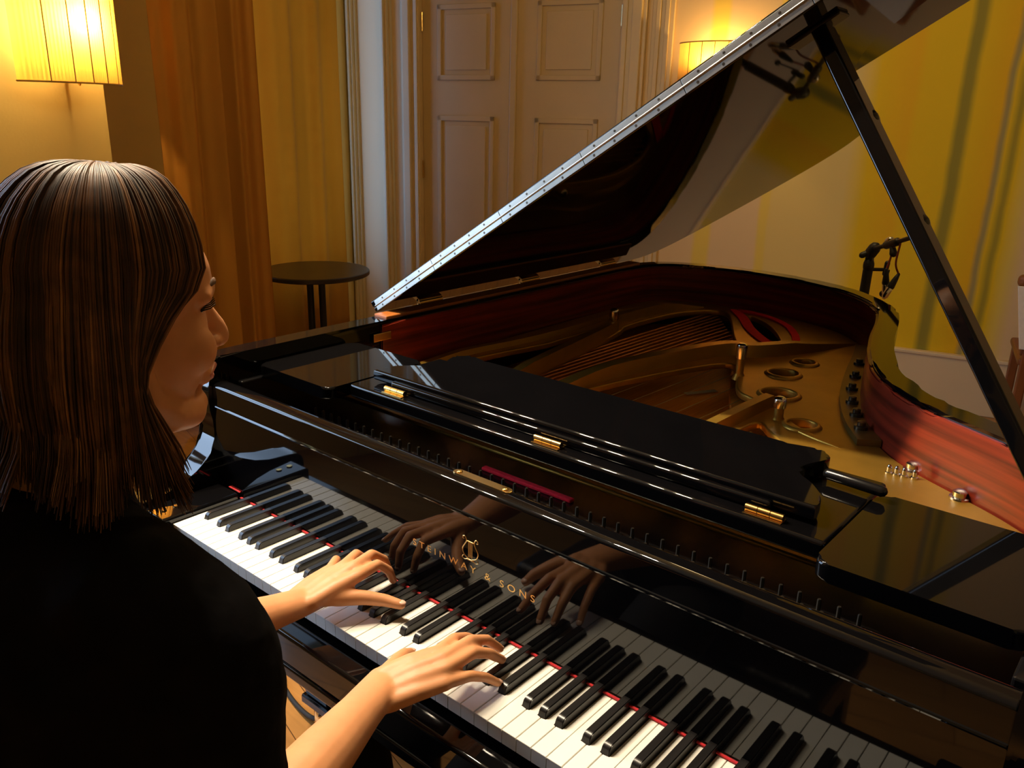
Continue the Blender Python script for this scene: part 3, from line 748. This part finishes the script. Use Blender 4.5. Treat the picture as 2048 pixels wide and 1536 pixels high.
# ---------------------------------------------------------------- lid
LTH = radians(32.1); LA = V((-.14, 0, K + .28)); LD = V((cos(LTH), 0, sin(LTH))); LN = V((-sin(LTH), 0, cos(LTH)))
LM = Matrix(((LD.x, 0, LN.x, LA.x), (0, 1, 0, 0), (LD.z, 0, LN.z, LA.z), (0, 0, 0, 1)))
bend = [(1.45, .66), (1.435, .75), (1.385, .85), (1.30, .925), (1.205, .962), (1.16, .972), (1.103, 1.003), (1.05, 1.073), (1.005, 1.17), (.961, 1.307), (.925, 1.46), (.885, 1.62), (.84, 1.74), (.79, 1.815), (.72, 1.868), (.64, 1.895), (.56, 1.907), (.42, 1.915), (.28, 1.914), (.15, 1.906), (.05, 1.885), (-.01, 1.84), (-.024, 1.77)]
FY = .634
lo = [(-.024, FY), (1.45, FY)] + [(p.x, p.y) for p in catmull(bend, 4)]
bm = BM(); prism(bm, lo, 'z', 0, .0138, .0035, 3); bmesh.ops.transform(bm, matrix=LM, verts=bm.verts[:]); lid = obj('lid', bm, L_, piano, True, 35)
bm = BM(); box(bm, -.03, 1.45, FY, FY + .56, .0148, .0305, .0035, 3, M=LM); obj('front_flap', bm, L_, lid, True, 35)
bm = BM()
x = -.014; k = 0
while x < 1.44:
    x1 = min(x + .232, 1.44)
    box(bm, x, x1 - .0012, FY - .0014, FY - .0002, .0018, .0128, .0004, M=LM); box(bm, x, x1 - .0012, FY - .0014, FY - .0002, .0156, .0266, .0004, M=LM)
    n = int((x1 - x) / .05)
    for q in range(n):
        for zz in (.0068, .0215):
            c = LM @ V((x + .025 + q * .05 + (.008 if zz > .01 else 0), FY - .0014, zz)); tube(bm, [c, c + V((0, -.0006, 0))], [.0026, .0022], 8, cap=0, mi=1)
    x = x1
cyl(bm, LM @ V((-.014, FY - .0020, .0142)), LM @ V((1.44, FY - .0020, .0142)), .0020, 10)
obj('piano_hinge', bm, [M['hinge'], M['iron']], lid, True, 40)
M['rim_reflection'] = mat('rim_strip_reflection', (.44, .15, .03), .35, scale=8, stretch=(1, .1, 1), col2=(.36, .11, .02))  # orange reflection on the bass rim top, put into this strip's colour
bm = BM(); box(bm, -.128, -.084, .60, 1.70, K + .268, K + .276, .002); obj('rim_reflection_strip', bm, M['rim_reflection'], piano)
for y in (.80, 1.20, 1.60):
    bm = BM(); cyl(bm, (-.145, y - .04, K + .274), (-.145, y + .04, K + .274), .006, 12); box(bm, -.148, -.138, y - .04, y + .04, K + .23, K + .274, .001); obj('lid_butt_hinge', bm, M['brass'], lid, True, 40)
# prop stick from the treble cheek to the lid
PT = LM @ V((1.112, .737, -.004)); PB = V((1.293, .57, K + .20))
d = (PT - PB).normalized()
sd = V((0, 1, 0)); sd = (sd - d * sd.dot(d)).normalized(); fd = d.cross(sd).normalized()
PM = Matrix(((fd.x, sd.x, d.x, PB.x), (fd.y, sd.y, d.y, PB.y), (fd.z, sd.z, d.z, PB.z), (0, 0, 0, 1)))
LP = (PT - PB).length
bm = BM(); box(bm, -.0125, .0125, -.021, .021, -.02, LP, .0045, 3, M=PM); prop = obj('lid_prop', bm, L_, piano, True, 35)
for fz in (.585, .80):
    bm = BM(); c = PM @ V((0, .021, LP * fz)); tube(bm, [c - sd * .012, c + sd * .004], [.016, .012], 14, up=d); obj('prop_button', bm, M['lacquer_soft'], prop, True)
bm = BM(); c = PM @ V((0, .022, LP * .38)); tube(bm, [c - sd * .004, c + sd * .008], .0045, 10); obj('prop_peg', bm, M['rubber'], prop, True)
bm = BM(); box(bm, 1.06, 1.15, .715, .76, -.0065, 0, .002, M=LM); obj('prop_cup', bm, M['lacquer_soft'], lid)

# ---------------------------------------------------------------- legs, pedals
def leg(x, y, rot=0):
    lg = bpy.data.objects.new('leg', None)
    bm = BM()
    for (w0, w1, z0, z1) in ((.075, .075, .56, .64), (.062, .062, .50, .56), (.066, .042, .16, .50), (.042, .052, .10, .16), (.052, .052, .075, .10)):
        vs = [bm.verts.new((x + sx * w, y + sy * w * .8, z)) for (w, z) in ((w1, z1), (w0, z0)) for sx, sy in ((-1, -1), (1, -1), (1, 1), (-1, 1))] if False else None
        A = [bm.verts.new((x + sx * w1, y + sy * w1 * .85, z1)) for sx, sy in ((-1, -1), (1, -1), (1, 1), (-1, 1))] if z0 >= .5 or z0 < .16 else [bm.verts.new((x + sx * w0, y + sy * w0 * .85, z1)) for sx, sy in ((-1, -1), (1, -1), (1, 1), (-1, 1))]
        B = [bm.verts.new((x + sx * w0, y + sy * w0 * .85, z0)) for sx, sy in ((-1, -1), (1, -1), (1, 1), (-1, 1))] if z0 >= .5 or z0 < .16 else [bm.verts.new((x + sx * w1, y + sy * w1 * .85, z0)) for sx, sy in ((-1, -1), (1, -1), (1, 1), (-1, 1))]
        f = [bm.faces.new(A), bm.faces.new(B[::-1])] + [bm.faces.new((A[k], B[k], B[(k + 1) % 4], A[(k + 1) % 4])) for k in range(4)]
        bmesh.ops.bevel(bm, geom=list({e for q in f for e in q.edges}), offset=.004, segments=2, affect='EDGES')
    bpy.data.objects.remove(lg)
    lg = obj('leg', bm, L_, piano, True, 35)
    bm = BM(); tube(bm, [(x - .014, y, .034), (x + .014, y, .034)], .034, 20, cap=1); box(bm, x - .026, x + .026, y - .02, y + .02, .05, .076, .004); obj('caster', bm, M['brass'], lg, True, 40)
leg(-.07, .37); leg(mir(-.02), .36); leg(.33, 1.55)
bm = BM()
for sx in (-.07, .07): tube(bm, [(XC + sx, .30, .60), (XC + sx * .8, .30, .16)], .014, 12)
box(bm, XC - .12, XC + .12, .25, .35, .58, .605, .004); box(bm, XC - .11, XC + .11, .22, .36, .07, .15, .006)
lyre = obj('pedal_lyre', bm, L_, piano, True, 40)
for sx in (-.055, 0, .055):
    bm = BM(); tube(bm, [(XC + sx, .24, .075), (XC + sx, .14, .062), (XC + sx, .08, .055)], [(.009, .005), (.011, .005), (.014, .005)], 12, up=(0, 0, 1)); obj('pedal', bm, M['brass'], lyre, True)
bm = BM(); tube(bm, [(XC, .36, .12), (XC, .62, .58)], .007, 8); obj('lyre_brace', bm, M['brass'], lyre, True)

# ---------------------------------------------------------------- microphone stand behind the tail
ms = thing('microphone_stand', (.475, 2.22, 0), 'black microphone stand with a boom behind the curved tail of the piano', 'microphone stand')
px, py, pz = .475, 2.235, K + .315
bm = BM(); cyl(bm, (px - .005, py, .04), (px, py, K + .12), .012, 14); cyl(bm, (px - .002, py, K + .1), (px, py, K + .26), .016, 14); obj('pole', bm, M['micblack'], ms, True, 40)
for k in range(3):
    a = 2 * pi * k / 3 + .4; bm = BM(); tube(bm, [(px - .005, py, .17), (px - .005 + .33 * cos(a), py + .33 * sin(a), .012)], .009, 10); lg = obj('leg', bm, M['micblack'], ms, True)
    bm = BM(); e = V((px - .005 + .33 * cos(a), py + .33 * sin(a), .012)); tube(bm, [e, e + V((.02 * cos(a), .02 * sin(a), 0))], .012, 10); obj('rubber_foot', bm, M['rubber'], lg, True)
bm = BM(); ell(bm, (px, py, K + .275), (.018, .018, .028)); box(bm, px - .012, px + .012, py - .012, py + .012, K + .27, pz + .012, .004); tube(bm, [(px, py, pz), (px + .012, py - .004, pz + .02)], .02, 14)
obj('boom_clutch', bm, M['micblack'], ms, True, 50)
rt = V((.7656, .6433, 0))
bm = BM(); c = V((px, py, K + .262)); tube(bm, [c, c + rt * .055], .006, 10); tube(bm, [c + rt * .058 - V((0, 0, .014)), c + rt * .062 + V((0, 0, .022))], [.008, .009], 12); obj('clutch_handle', bm, M['micblack'], ms, True)
bm = BM(); c = V((px, py, pz)); tube(bm, [c + V((0, 0, .008)), c - rt * .026 - V((0, 0, .006))], [.008, .011], 12); obj('boom_knob', bm, M['micblack'], ms, True)
b0 = V((px, py, pz + .012)); b1 = V((.697, 2.000, K + .428))
bm = BM(); tube(bm, [b0, b1], .0075, 12); obj('boom_arm', bm, M['micblack'], ms, True)
bm = BM(); tube(bm, [b0.lerp(b1, .30), b0.lerp(b1, .50)], .0135, 12); tube(bm, [b0.lerp(b1, .42) - V((0, 0, .01)), b0.lerp(b1, .46) - V((0, 0, .035))], [.008, .012], 10); obj('boom_sleeve', bm, M['micblack'], ms, True)
bm = BM(); tube(bm, [b0.lerp(b1, .32) + V((0, 0, .012)), b0.lerp(b1, .36) + V((0, 0, .014))], .011, 12); obj('cable_clip', bm, M['chrome'], ms, True)
bm = BM(); tube(bm, [c + V((0.055, .045, -.055)), c + V((.048, .04, -.125))], .0026, 8); ell(bm, tuple(c + V((.047, .039, -.135))), (.010, .010, .011)); obj('thumb_screw', bm, M['micblack'], ms, True)
def cable(start, mid, end, ang, lab):
    root = thing('microphone_cable', end, lab, 'cable', 'cables hanging from the microphone boom')
    bm = BM(); tube(bm, catmull([start, mid, end], 10), .0032, 8); obj('cable_lead', bm, M['cable'], root, True)
    dd = (V((0, 0, -1)) + rt * ang).normalized()
    bm = BM(); tube(bm, [end, end + dd * .015, end + dd * .044], [.005, .008, .0115], 14); obj('plug_boot', bm, M['micblack'], root, True)
    bm = BM(); tube(bm, [end + dd * .044, end + dd * .078], .0098, 14, cap=1); obj('plug_shell', bm, M['chrome'], root, True)
p = b0.lerp(b1, .45)
cable(p - V((0, 0, .010)), p - rt * .006 - V((0, 0, .055)), p - rt * .012 - V((0, 0, .085)), .1, 'red-brown microphone cable hanging nearer the stand, plug pointing straight down')
p = b0.lerp(b1, .56)
cable(p - V((0, 0, .010)), p - rt * .004 - V((0, 0, .07)), p + rt * .010 - V((0, 0, .105)), -.45, 'red-brown microphone cable nearer the lid prop, its plug tilted sideways')
# cable on the floor by the piano leg
bm = BM(); tube(bm, catmull([V((-.35, .40, .008)), V((-.2, .36, .008)), V((-.09, .345, .03)), V((-.055, .35, .10)), V((-.03, .34, .17)), V((.05, .35, .22))], 8), .006, 8)
tag(obj('floor_cable', bm, M['rubber'], None, True), 'black cable leading over the parquet to the piano leg', 'cable')
# ================================================================ PIANIST
HC = V((.647, -.343, K + .561))
HF = V((-.01, .996, -.085)).normalized(); HR = V((HF.y, -HF.x, 0)).normalized(); HU = HR.cross(HF).normalized()
HS = .90
def h(f, r, u): return HC + (HF * f + HR * r + HU * u) * HS
HM = Matrix(((HF.x, HR.x, HU.x, 0), (HF.y, HR.y, HU.y, 0), (HF.z, HR.z, HU.z, 0), (0, 0, 0, 1)))
def hell(bm, c, r, u=18, v=12): ell(bm, h(*c), tuple(q * HS for q in r), M=HM, u=u, v=v)
person = thing('person', (.62, -.42, .47), 'brown-haired person in a black top seated at the piano, both hands on the keys', 'person')
bm = BM()
# --- head
hell(bm, (-.002, 0, .036), (.089, .074, .084), 24, 16)
hell(bm, (.030, 0, -.028), (.062, .060, .086), 24, 16)
hell(bm, (.045, 0, .03), (.05, .058, .055))
for s in (-1, 1):
    tube(bm, [h(-.008, s * .052, -.045), h(.0, s * .052, -.075), h(.035, s * .036, -.098), h(.070, s * .012, -.106)], [.018, .019, .018, .017], 10)
    hell(bm, (.056, s * .036, -.036), (.030, .024, .028))
    hell(bm, (.098, s * .0115, -.0365), (.011, .0085, .008))
    tube(bm, [h(.080, s * .012, .021), h(.081, s * .030, .024), h(.066, s * .050, .018)], [.009, .009, .008], 8)
    hell(bm, (-.012, s * .073, -.018), (.020, .007, .031))
hell(bm, (.078, 0, -.100), (.018, .021, .016))
tube(bm, [h(.087, 0, .014), h(.096, 0, -.005), h(.107, 0, -.022), h(.111, 0, -.033)], [.0075, .0085, .0105, .0115], 12)
tube(bm, [h(.086, -.02, -.066), h(.098, 0, -.062), h(.086, .02, -.066)], [.005, .0072, .005], 10)
tube(bm, [h(.085, -.018, -.074), h(.096, 0, -.075), h(.085, .018, -.074)], [.005, .008, .005], 10)
tube(bm, [h(.093, 0, -.045), h(.094, 0, -.058)], [.010, .011], 8)
# --- neck, trunk
sp0 = V((.635, -.415, K + .385))
tube(bm, [h(-.025, 0, -.03), h(-.03, 0, -.09), V((.640, -.400, K + .42)), sp0], [(.052, .054), (.048, .052), (.050, .052), (.075, .06)], 18, up=(0, 1, 0))
tube(bm, [V((.63, -.415, K + .37)), V((.63, -.42, K + .30)), V((.628, -.43, K + .18)), V((.625, -.45, K + .02)), V((.622, -.47, K - .10)), V((.62, -.48, K - .14))],
     [(.10, .065), (.15, .088), (.145, .095), (.122, .088), (.15, .105), (.14, .09)], 24, up=(0, 1, 0))
RS, RE, RWp = V((.795, -.372, K + .310)), V((.770, -.365, K + .045)), V((.672, -.088, K + .040))
LS, LE, LWp = V((.468, -.395, K + .318)), V((.405, -.275, K + .05)), V((.430, -.030, K + .034))
for Sx, E_, W_, s in ((RS, RE, RWp, 1), (LS, LE, LWp, -1)):
    tube(bm, [V((.63 + s * .04, -.41, K + .365)), V((.63 + s * .10, -.405, K + .355)), Sx], [.05, .05, .05], 16)
    tube(bm, [Sx, Sx.lerp(E_, .3), Sx.lerp(E_, .65), E_], [.050, .047, .041, .037], 18)
    tube(bm, [E_, E_.lerp(W_, .25), E_.lerp(W_, .6), E_.lerp(W_, .85), W_, E_.lerp(W_, 1.10)], [(.036, .037), (.041, .040), (.035, .032), (.028, .0235), (.0265, .0195), (.0265, .0135)], 18, up=(0, 0, 1))
# --- legs and feet (under the clothes)
for s in (-1, 1):
    hip = V((.62 + s * .08, -.46, K - .185)); kn = V((.63 + s * .105, -.02, K - .215)); an = V((.63 + s * .09, .03, .10))
    tube(bm, [hip, hip.lerp(kn, .5), kn], [.078, .068, .052], 18)
    tube(bm, [kn, kn.lerp(an, .3), an], [.05, .048, .032], 16)
# --- hands
def P3(x, y, z): return V((x, y, K + z))
def finger(bm, pts, r): tube(bm, pts, r, 12, cap=3)
def hand(bm, wrist, mcps, fingers, thumb, palm_r=.0125):
    for i, m_ in enumerate(mcps):
        a = wrist.lerp(m_, .08) ; k = .55 * (i - 1.5)
        side = (mcps[3] - mcps[0]).normalized()
        st = wrist + side * (.0068 * (i - 1.5) * 2)
        tube(bm, [st, st.lerp(m_, .5) + V((0, 0, .002)), m_], [(.0135, .0125), (.0135, .0120), (.0108, .0100)], 12, up=(0, 0, 1))
    for i in range(3):
        tube(bm, [mcps[i].lerp(mcps[i + 1], .5).lerp(wrist, .12) - V((0, 0, .002)), wrist.lerp(mcps[i].lerp(mcps[i + 1], .5), .2)], [(.012, .0088), (.012, .0105)], 10, up=(0, 0, 1))
    for m_, fg in zip(mcps, fingers):
        rr = [.0100, .0088, .0079, .0066]
        if fg is fingers[3]: rr = [.0090, .0078, .0069, .0059]
        finger(bm, [m_] + fg, rr)
    tube(bm, [wrist.lerp(thumb[0], .12), thumb[0]], [(.016, .0125), (.0155, .012)], 12, up=(0, 0, 1))
    tube(bm, [mcps[0].lerp(wrist, .30), thumb[0]], [(.010, .008), (.012, .009)], 10, up=(0, 0, 1))
    finger(bm, [thumb[0], thumb[1], thumb[2], thumb[3]], [.0145, .0115, .0098, .0078])
NAILS = []
# left hand: index side towards +x
LW_ = P3(.430, -.026, .036)
Lm = [P3(.468, .052, .060), P3(.447, .060, .062), P3(.428, .055, .058), P3(.411, .040, .050)]
Lf = [[P3(.462, .094, .058), P3(.466, .113, .040), P3(.466, .121, .0185)],
      [P3(.438, .103, .063), P3(.440, .126, .044), P3(.443, .134, .0195)],
      [P3(.413, .092, .058), P3(.410, .112, .038), P3(.410, .118, .0185)],
      [P3(.392, .068, .050), P3(.375, .082, .036), P3(.361, .090, .021)]]
Lt = [P3(.462, .012, .038), P3(.490, .044, .034), P3(.512, .066, .028), P3(.532, .078, .0235)]
hand(bm, LW_, Lm, Lf, Lt)
RW_ = P3(.676, -.080, .040)
Rm = [P3(.690, .000, .058), P3(.7045, -.004, .059), P3(.718, -.012, .055), P3(.7285, -.024, .045)]
Rf = [[P3(.6810, .040, .054), P3(.6735, .070, .037), P3(.6700, .094, .0195)],
      [P3(.7045, .046, .059), P3(.7065, .077, .045), P3(.7115, .099, .0215)],
      [P3(.7210, .034, .055), P3(.7240, .062, .040), P3(.7275, .085, .0190)],
      [P3(.7380, .010, .041), P3(.7440, .034, .028), P3(.7500, .052, .0120)]]
Rt = [P3(.652, -.052, .036), P3(.634, -.020, .028), P3(.622, .002, .020), P3(.618, .018, .0125)]
hand(bm, RW_, Rm, Rf, Rt)
body = fused('body', bm, M['skin'], person, .0028, 8, .5)
bake(body)
for pl in body.data.polygons: pl.use_smooth = True
# fingernails
for fg, th_ in [(f, 0) for f in Lf + Rf] + [(Lt, 1), (Rt, 1)]:
    a, b_ = fg[-2], fg[-1]; d = (b_ - a).normalized(); up = V((0, 0, 1)); up = (up - d * up.dot(d)).normalized(); sd_ = d.cross(up)
    rr = .0078 if th_ else .0062
    Mn = Matrix(((d.x, sd_.x, up.x, 0), (d.y, sd_.y, up.y, 0), (d.z, sd_.z, up.z, 0), (0, 0, 0, 1)))
    bm = BM(); ell(bm, b_ + d * .0005 + up * (rr * .62), (rr * .85, rr * .72, rr * .28), M=Mn, u=10, v=8); obj('fingernail', bm, M['nail'], person, True)
# face details
for s in (-1, 1):
    bm = BM(); hell(bm, (.0625, s * .0315, .003), (.0125, .0125, .0125)); ey = obj('eyeball', bm, M['eyewhite'], person, True)
    bm = BM(); hell(bm, (.0732, s * .032, .003), (.0024, .0058, .0058)); obj('iris', bm, M['iris'], ey, True)
    bm = BM(); tube(bm, [h(.070, s * .0195, .006), h(.0755, s * .026, .0100), h(.0755, s * .033, .0100), h(.0705, s * .0415, .006), h(.066, s * .0465, .0035)], [.0012, .0019, .0022, .0020, .0010], 6)
    for k in range(9):
        t = k / 8; q = h(.0755 - .009 * t * t, s * (.024 + .023 * t), .010 - .006 * t * t); tube(bm, [q, q + HF * .006 + HR * (s * .003 * t) + HU * .002, q + HF * .009 + HR * (s * .006 * t) + HU * .006], [.0007, .0006, .0004], 4, cap=0)
    obj('eyelashes', bm, M['lash'], person, True)
    bm = BM(); tube(bm, [h(.0935, s * .012, .0235), h(.092, s * .026, .029), h(.080, s * .042, .030), h(.068, s * .051, .024)], [(.0014, .0028), (.0016, .0034), (.0015, .003), (.0008, .0012)], 8, up=tuple(HU)); obj('eyebrow', bm, M['brow'], person, True)
bm = BM()
tube(bm, [h(.0895, -.021, -.0685), h(.1015, -.006, -.0625), h(.1025, 0, -.0640), h(.1015, .006, -.0625), h(.0895, .021, -.0685)], [.0016, .0036, .0034, .0036, .0016], 10)
tube(bm, [h(.0895, -.020, -.0705), h(.1015, 0, -.0755), h(.0895, .020, -.0705)], [.0016, .0046, .0016], 10)
obj('lips', bm, M['lip'], person, True)

# --- clothes
bm = BM()
tube(bm, [V((.638, -.406, K + .428)), V((.637, -.412, K + .405)), V((.632, -.415, K + .368)), V((.63, -.42, K + .30)), V((.628, -.43, K + .18)), V((.625, -.45, K + .02)), V((.622, -.47, K - .08)), V((.62, -.48, K - .13))],
     [(.061, .064), (.076, .070), (.128, .088), (.166, .102), (.162, .112), (.142, .106), (.168, .122), (.172, .126)], 28, up=(0, 1, 0), cap=0)
for Sx, E_, W_, s in ((RS, RE, RWp, 1), (LS, LE, LWp, -1)):
    tube(bm, [V((.63 + s * .05, -.408, K + .372)), V((.63 + s * .11, -.402, K + .358)), Sx + V((0, 0, .004))], [.058, .061, .062], 18)
    e2 = Sx.lerp(E_, .97)
    tube(bm, [Sx, Sx.lerp(E_, .3), Sx.lerp(E_, .65), e2], [.066, .066, .062, .058], 20, cap=1)
top = fused('black_top', bm, M['cloth'], person, .006, 6, .5)
tx = bpy.data.textures.new('cloth_folds', 'CLOUDS'); tx.noise_scale = .06
dm = top.modifiers.new('d', 'DISPLACE'); dm.texture = tx; dm.strength = .010; dm.mid_level = .5; dm.texture_coords = 'GLOBAL'
bake(top)
for pl in top.data.polygons: pl.use_smooth = True
bm = BM()
for s in (-1, 1):
    hip = V((.62 + s * .08, -.47, K - .175)); kn = V((.63 + s * .105, -.02, K - .21)); an = V((.63 + s * .09, .03, .12))
    tube(bm, [V((.62, -.48, K - .13)), hip, hip.lerp(kn, .5), kn], [.10, .09, .078, .062], 20)
    tube(bm, [kn, kn.lerp(an, .3), an], [.06, .058, .045], 18)
tr_ = fused('trousers', bm, M['trouser'], person, .008, 5); bake(tr_)
for s in (-1, 1):
    bm = BM(); a = V((.63 + s * .09, .0, .055)); tube(bm, [a, a + V((0, .09, -.008)), a + V((0, .19, -.022))], [(.036, .045), (.040, .040), (.032, .022)], 16, up=(0, 0, 1)); obj('shoe', bm, M['leather'], person, True)

# --- hair: a bob parted near the middle, falling past the jaw
def hair_point(phi, t, lift, fl, ln):
    """phi: azimuth (0 = face, + = her right side); t: 0 at the parting, 1 at the tip"""
    aF, aB, aR, aU = .099, .094, .083, .098
    lift = lift * min(1, t * 6 + .15)
    c0 = (-.006, 0, .036)
    f0 = .08 * max(0, cos(phi))
    q = min(t / .42, 1.0)
    th = (1 - q) ** 1.0 * pi / 2 * .97                                   # elevation on the skull
    a = aF if cos(phi) > 0 else aB
    f = c0[0] + (a + lift) * cos(phi) * cos(th) + f0 * .42 * (1 - q) ** 1.5
    r = (aR + lift) * sin(phi) * cos(th)
    u = c0[2] + (aU + lift) * sin(th)
    if t > .42:
        v = (t - .42) / .58
        u = c0[2] - (ln + c0[2]) * v
        sway = .020 * sin(pi * v) - .012 * v
        k = 1 + (.16 * sin(pi * v * .9) - .02) * (.6 + .4 * abs(sin(phi)))
        f = c0[0] + (f - c0[0]) * (1 - .12 * v) * (1 if cos(phi) > 0 else k) + (-.022 * sin(pi * min(1, v * 1.25)) + .02 * v * v) * max(0, cos(phi) + .35)
        r = r * k + math.copysign(fl * max(0, v - .72) ** 1.5, sin(phi))
        f += fl * max(0, v - .72) ** 1.5 * cos(phi) * 1.2
        fr = max(0, cos(phi) + .25) / 1.25
        f -= fr * (.085 * min(1, v / .42) ** .8 - .022 * max(0, (v - .55) / .45) ** 1.5)
    return f, r, u
rh_ = random.Random(11)
bm = BM()
PH0, PH1 = radians(63), radians(297)
na, nt_ = 90, 30
g = []
for j in range(nt_ + 1):
    t = j / nt_; row = []
    for i in range(na + 1):
        phi = PH0 + (PH1 - PH0) * i / na
        ln = .135 + .010 * sin(9 * phi) - .03 * max(0, -cos(phi))
        f, r, u = hair_point(phi, t * .97, .003 + .0010 * sin(23 * phi + 3 * t), .10, ln)
        row.append(bm.verts.new(h(f, r, u)))
    g.append(row)
for j in range(nt_):
    for i in range(na): bm.faces.new((g[j][i], g[j][i + 1], g[j + 1][i + 1], g[j + 1][i]))
bmesh.ops.remove_doubles(bm, verts=bm.verts[:], dist=.0004)
bmesh.ops.solidify(bm, geom=bm.faces[:], thickness=.006)
hair = obj('hair', bm, M['hair'], person, True)
cu = bpy.data.curves.new('hair_strands', 'CURVE'); cu.dimensions = '3D'; cu.bevel_depth = .0010; cu.bevel_resolution = 1; cu.resolution_u = 3
for mm in ('hair1', 'hair2', 'hair3'): cu.materials.append(M[mm])
lock = [rh_.random() for _ in range(140)]
for k in range(3200):
    phi = PH0 - radians(3) + (PH1 - PH0 + radians(6)) * rh_.random()
    li = int((phi - PH0 + 1) * 18) % 140
    lift = .003 + .008 * rh_.random() * (.75 + .35 * lock[li]); fl = (.02 + .26 * lock[(li * 7) % 140] ** 2 + .06 * rh_.random()) * (.35 if cos(phi) > -.3 else 1); ln = .122 + .038 * lock[(li * 3) % 140] + .02 * rh_.random() - .025 * max(0, -cos(phi))
    wob = rh_.uniform(-.05, .05); w2 = rh_.uniform(-.10, .10)
    n = 20; sp = cu.splines.new('POLY'); sp.points.add(n - 1)
    for i in range(n):
        t = i / (n - 1); t = .01 + .99 * (.6 * t * t + .4 * t)
        p = phi + wob * t + w2 * t * t + .10 * (lock[li] - .5) * t; p += (((li + .5) / 18 - 1 + PH0) - p) * .6 * max(0, t - .35)
        f, r, u = hair_point(p, t, lift * (1 + .5 * t), fl, ln)
        q = h(f, r, u); sp.points[i].co = (q.x, q.y, q.z, 1); sp.points[i].radius = (1.0 if t < .8 else 1.0 - 3.5 * (t - .8))
    x = lock[(li * 5 + 2) % 140] * .45 + .55 * rh_.random()
    sp.material_index = 0 if x < .45 else (1 if x < .78 else 2)
hs = bpy.data.objects.new('hair_strands', cu); COL.objects.link(hs)
me = evaluated_mesh(hs); bpy.data.objects.remove(hs); bpy.data.curves.remove(cu)
for pl in me.polygons: pl.use_smooth = True
hs = bpy.data.objects.new('hair_strands', me); COL.objects.link(hs)
hs.parent = hair; tag(hs, kind='stuff')
hs.matrix_parent_inverse = Matrix.Identity(4)
hs.parent = hair
WMp = WM['person'].inverted()
# ================================================================ BENCH
bx, by = .62, -.55
bench = thing('piano_bench', (bx, by, 0), 'black padded piano bench under the seated person', 'bench')
bm = BM(); box(bm, bx - .36, bx + .36, by - .17, by + .17, .41, .468, .02, 4); obj('cushion', bm, M['leather'], bench, True, 50)
bm = BM(); box(bm, bx - .35, bx + .35, by - .16, by + .16, .34, .41, .004); obj('seat_box', bm, M['lacquer_soft'], bench)
for sx in (-1, 1):
    for sy in (-1, 1):
        bm = BM(); x, y = bx + sx * .31, by + sy * .125; box(bm, x - .025, x + .025, y - .025, y + .025, 0, .34, .004); obj('leg', bm, M['lacquer_soft'], bench)

# ================================================================ CAMERA, RENDER SETTINGS
Rw = ((.7608934494, .6485091371, .0218416500), (.2160683202, -.2214852273, -.9509252205), (-.6118460915, .7282720598, -.3086489385))
cam = bpy.data.cameras.new('camera'); co = bpy.data.objects.new('camera', cam); COL.objects.link(co)
cam.sensor_width = 36; cam.sensor_fit = 'HORIZONTAL'; cam.lens = 1656.335 / 2048 * 36; cam.clip_start = .02; cam.clip_end = 60
rx, dn, fw = V(Rw[0]), V(Rw[1]), V(Rw[2])
co.matrix_world = Matrix(((rx.x, -dn.x, -fw.x, 1.34909), (rx.y, -dn.y, -fw.y, -.64727), (rx.z, -dn.z, -fw.z, K + .72728), (0, 0, 0, 1)))
SC.camera = co
w = bpy.data.worlds.new('world'); SC.world = w; w.use_nodes = True
w.node_tree.nodes['Background'].inputs['Color'].default_value = (.5, .6, .8, 1); w.node_tree.nodes['Background'].inputs['Strength'].default_value = .05
SC.view_settings.view_transform = 'Standard'; SC.view_settings.look = 'None'; SC.view_settings.gamma = 1.0; SC.view_settings.use_curve_mapping = False
SC.view_settings.exposure = 0.0
cy = SC.cycles
cy.use_denoising = True
cy.max_bounces = 10; cy.diffuse_bounces = 4; cy.glossy_bounces = 5; cy.transmission_bounces = 4
cy.sample_clamp_indirect = 4.0; cy.sample_clamp_direct = 0.0; cy.caustics_reflective = False; cy.caustics_refractive = False; cy.blur_glossy = .6
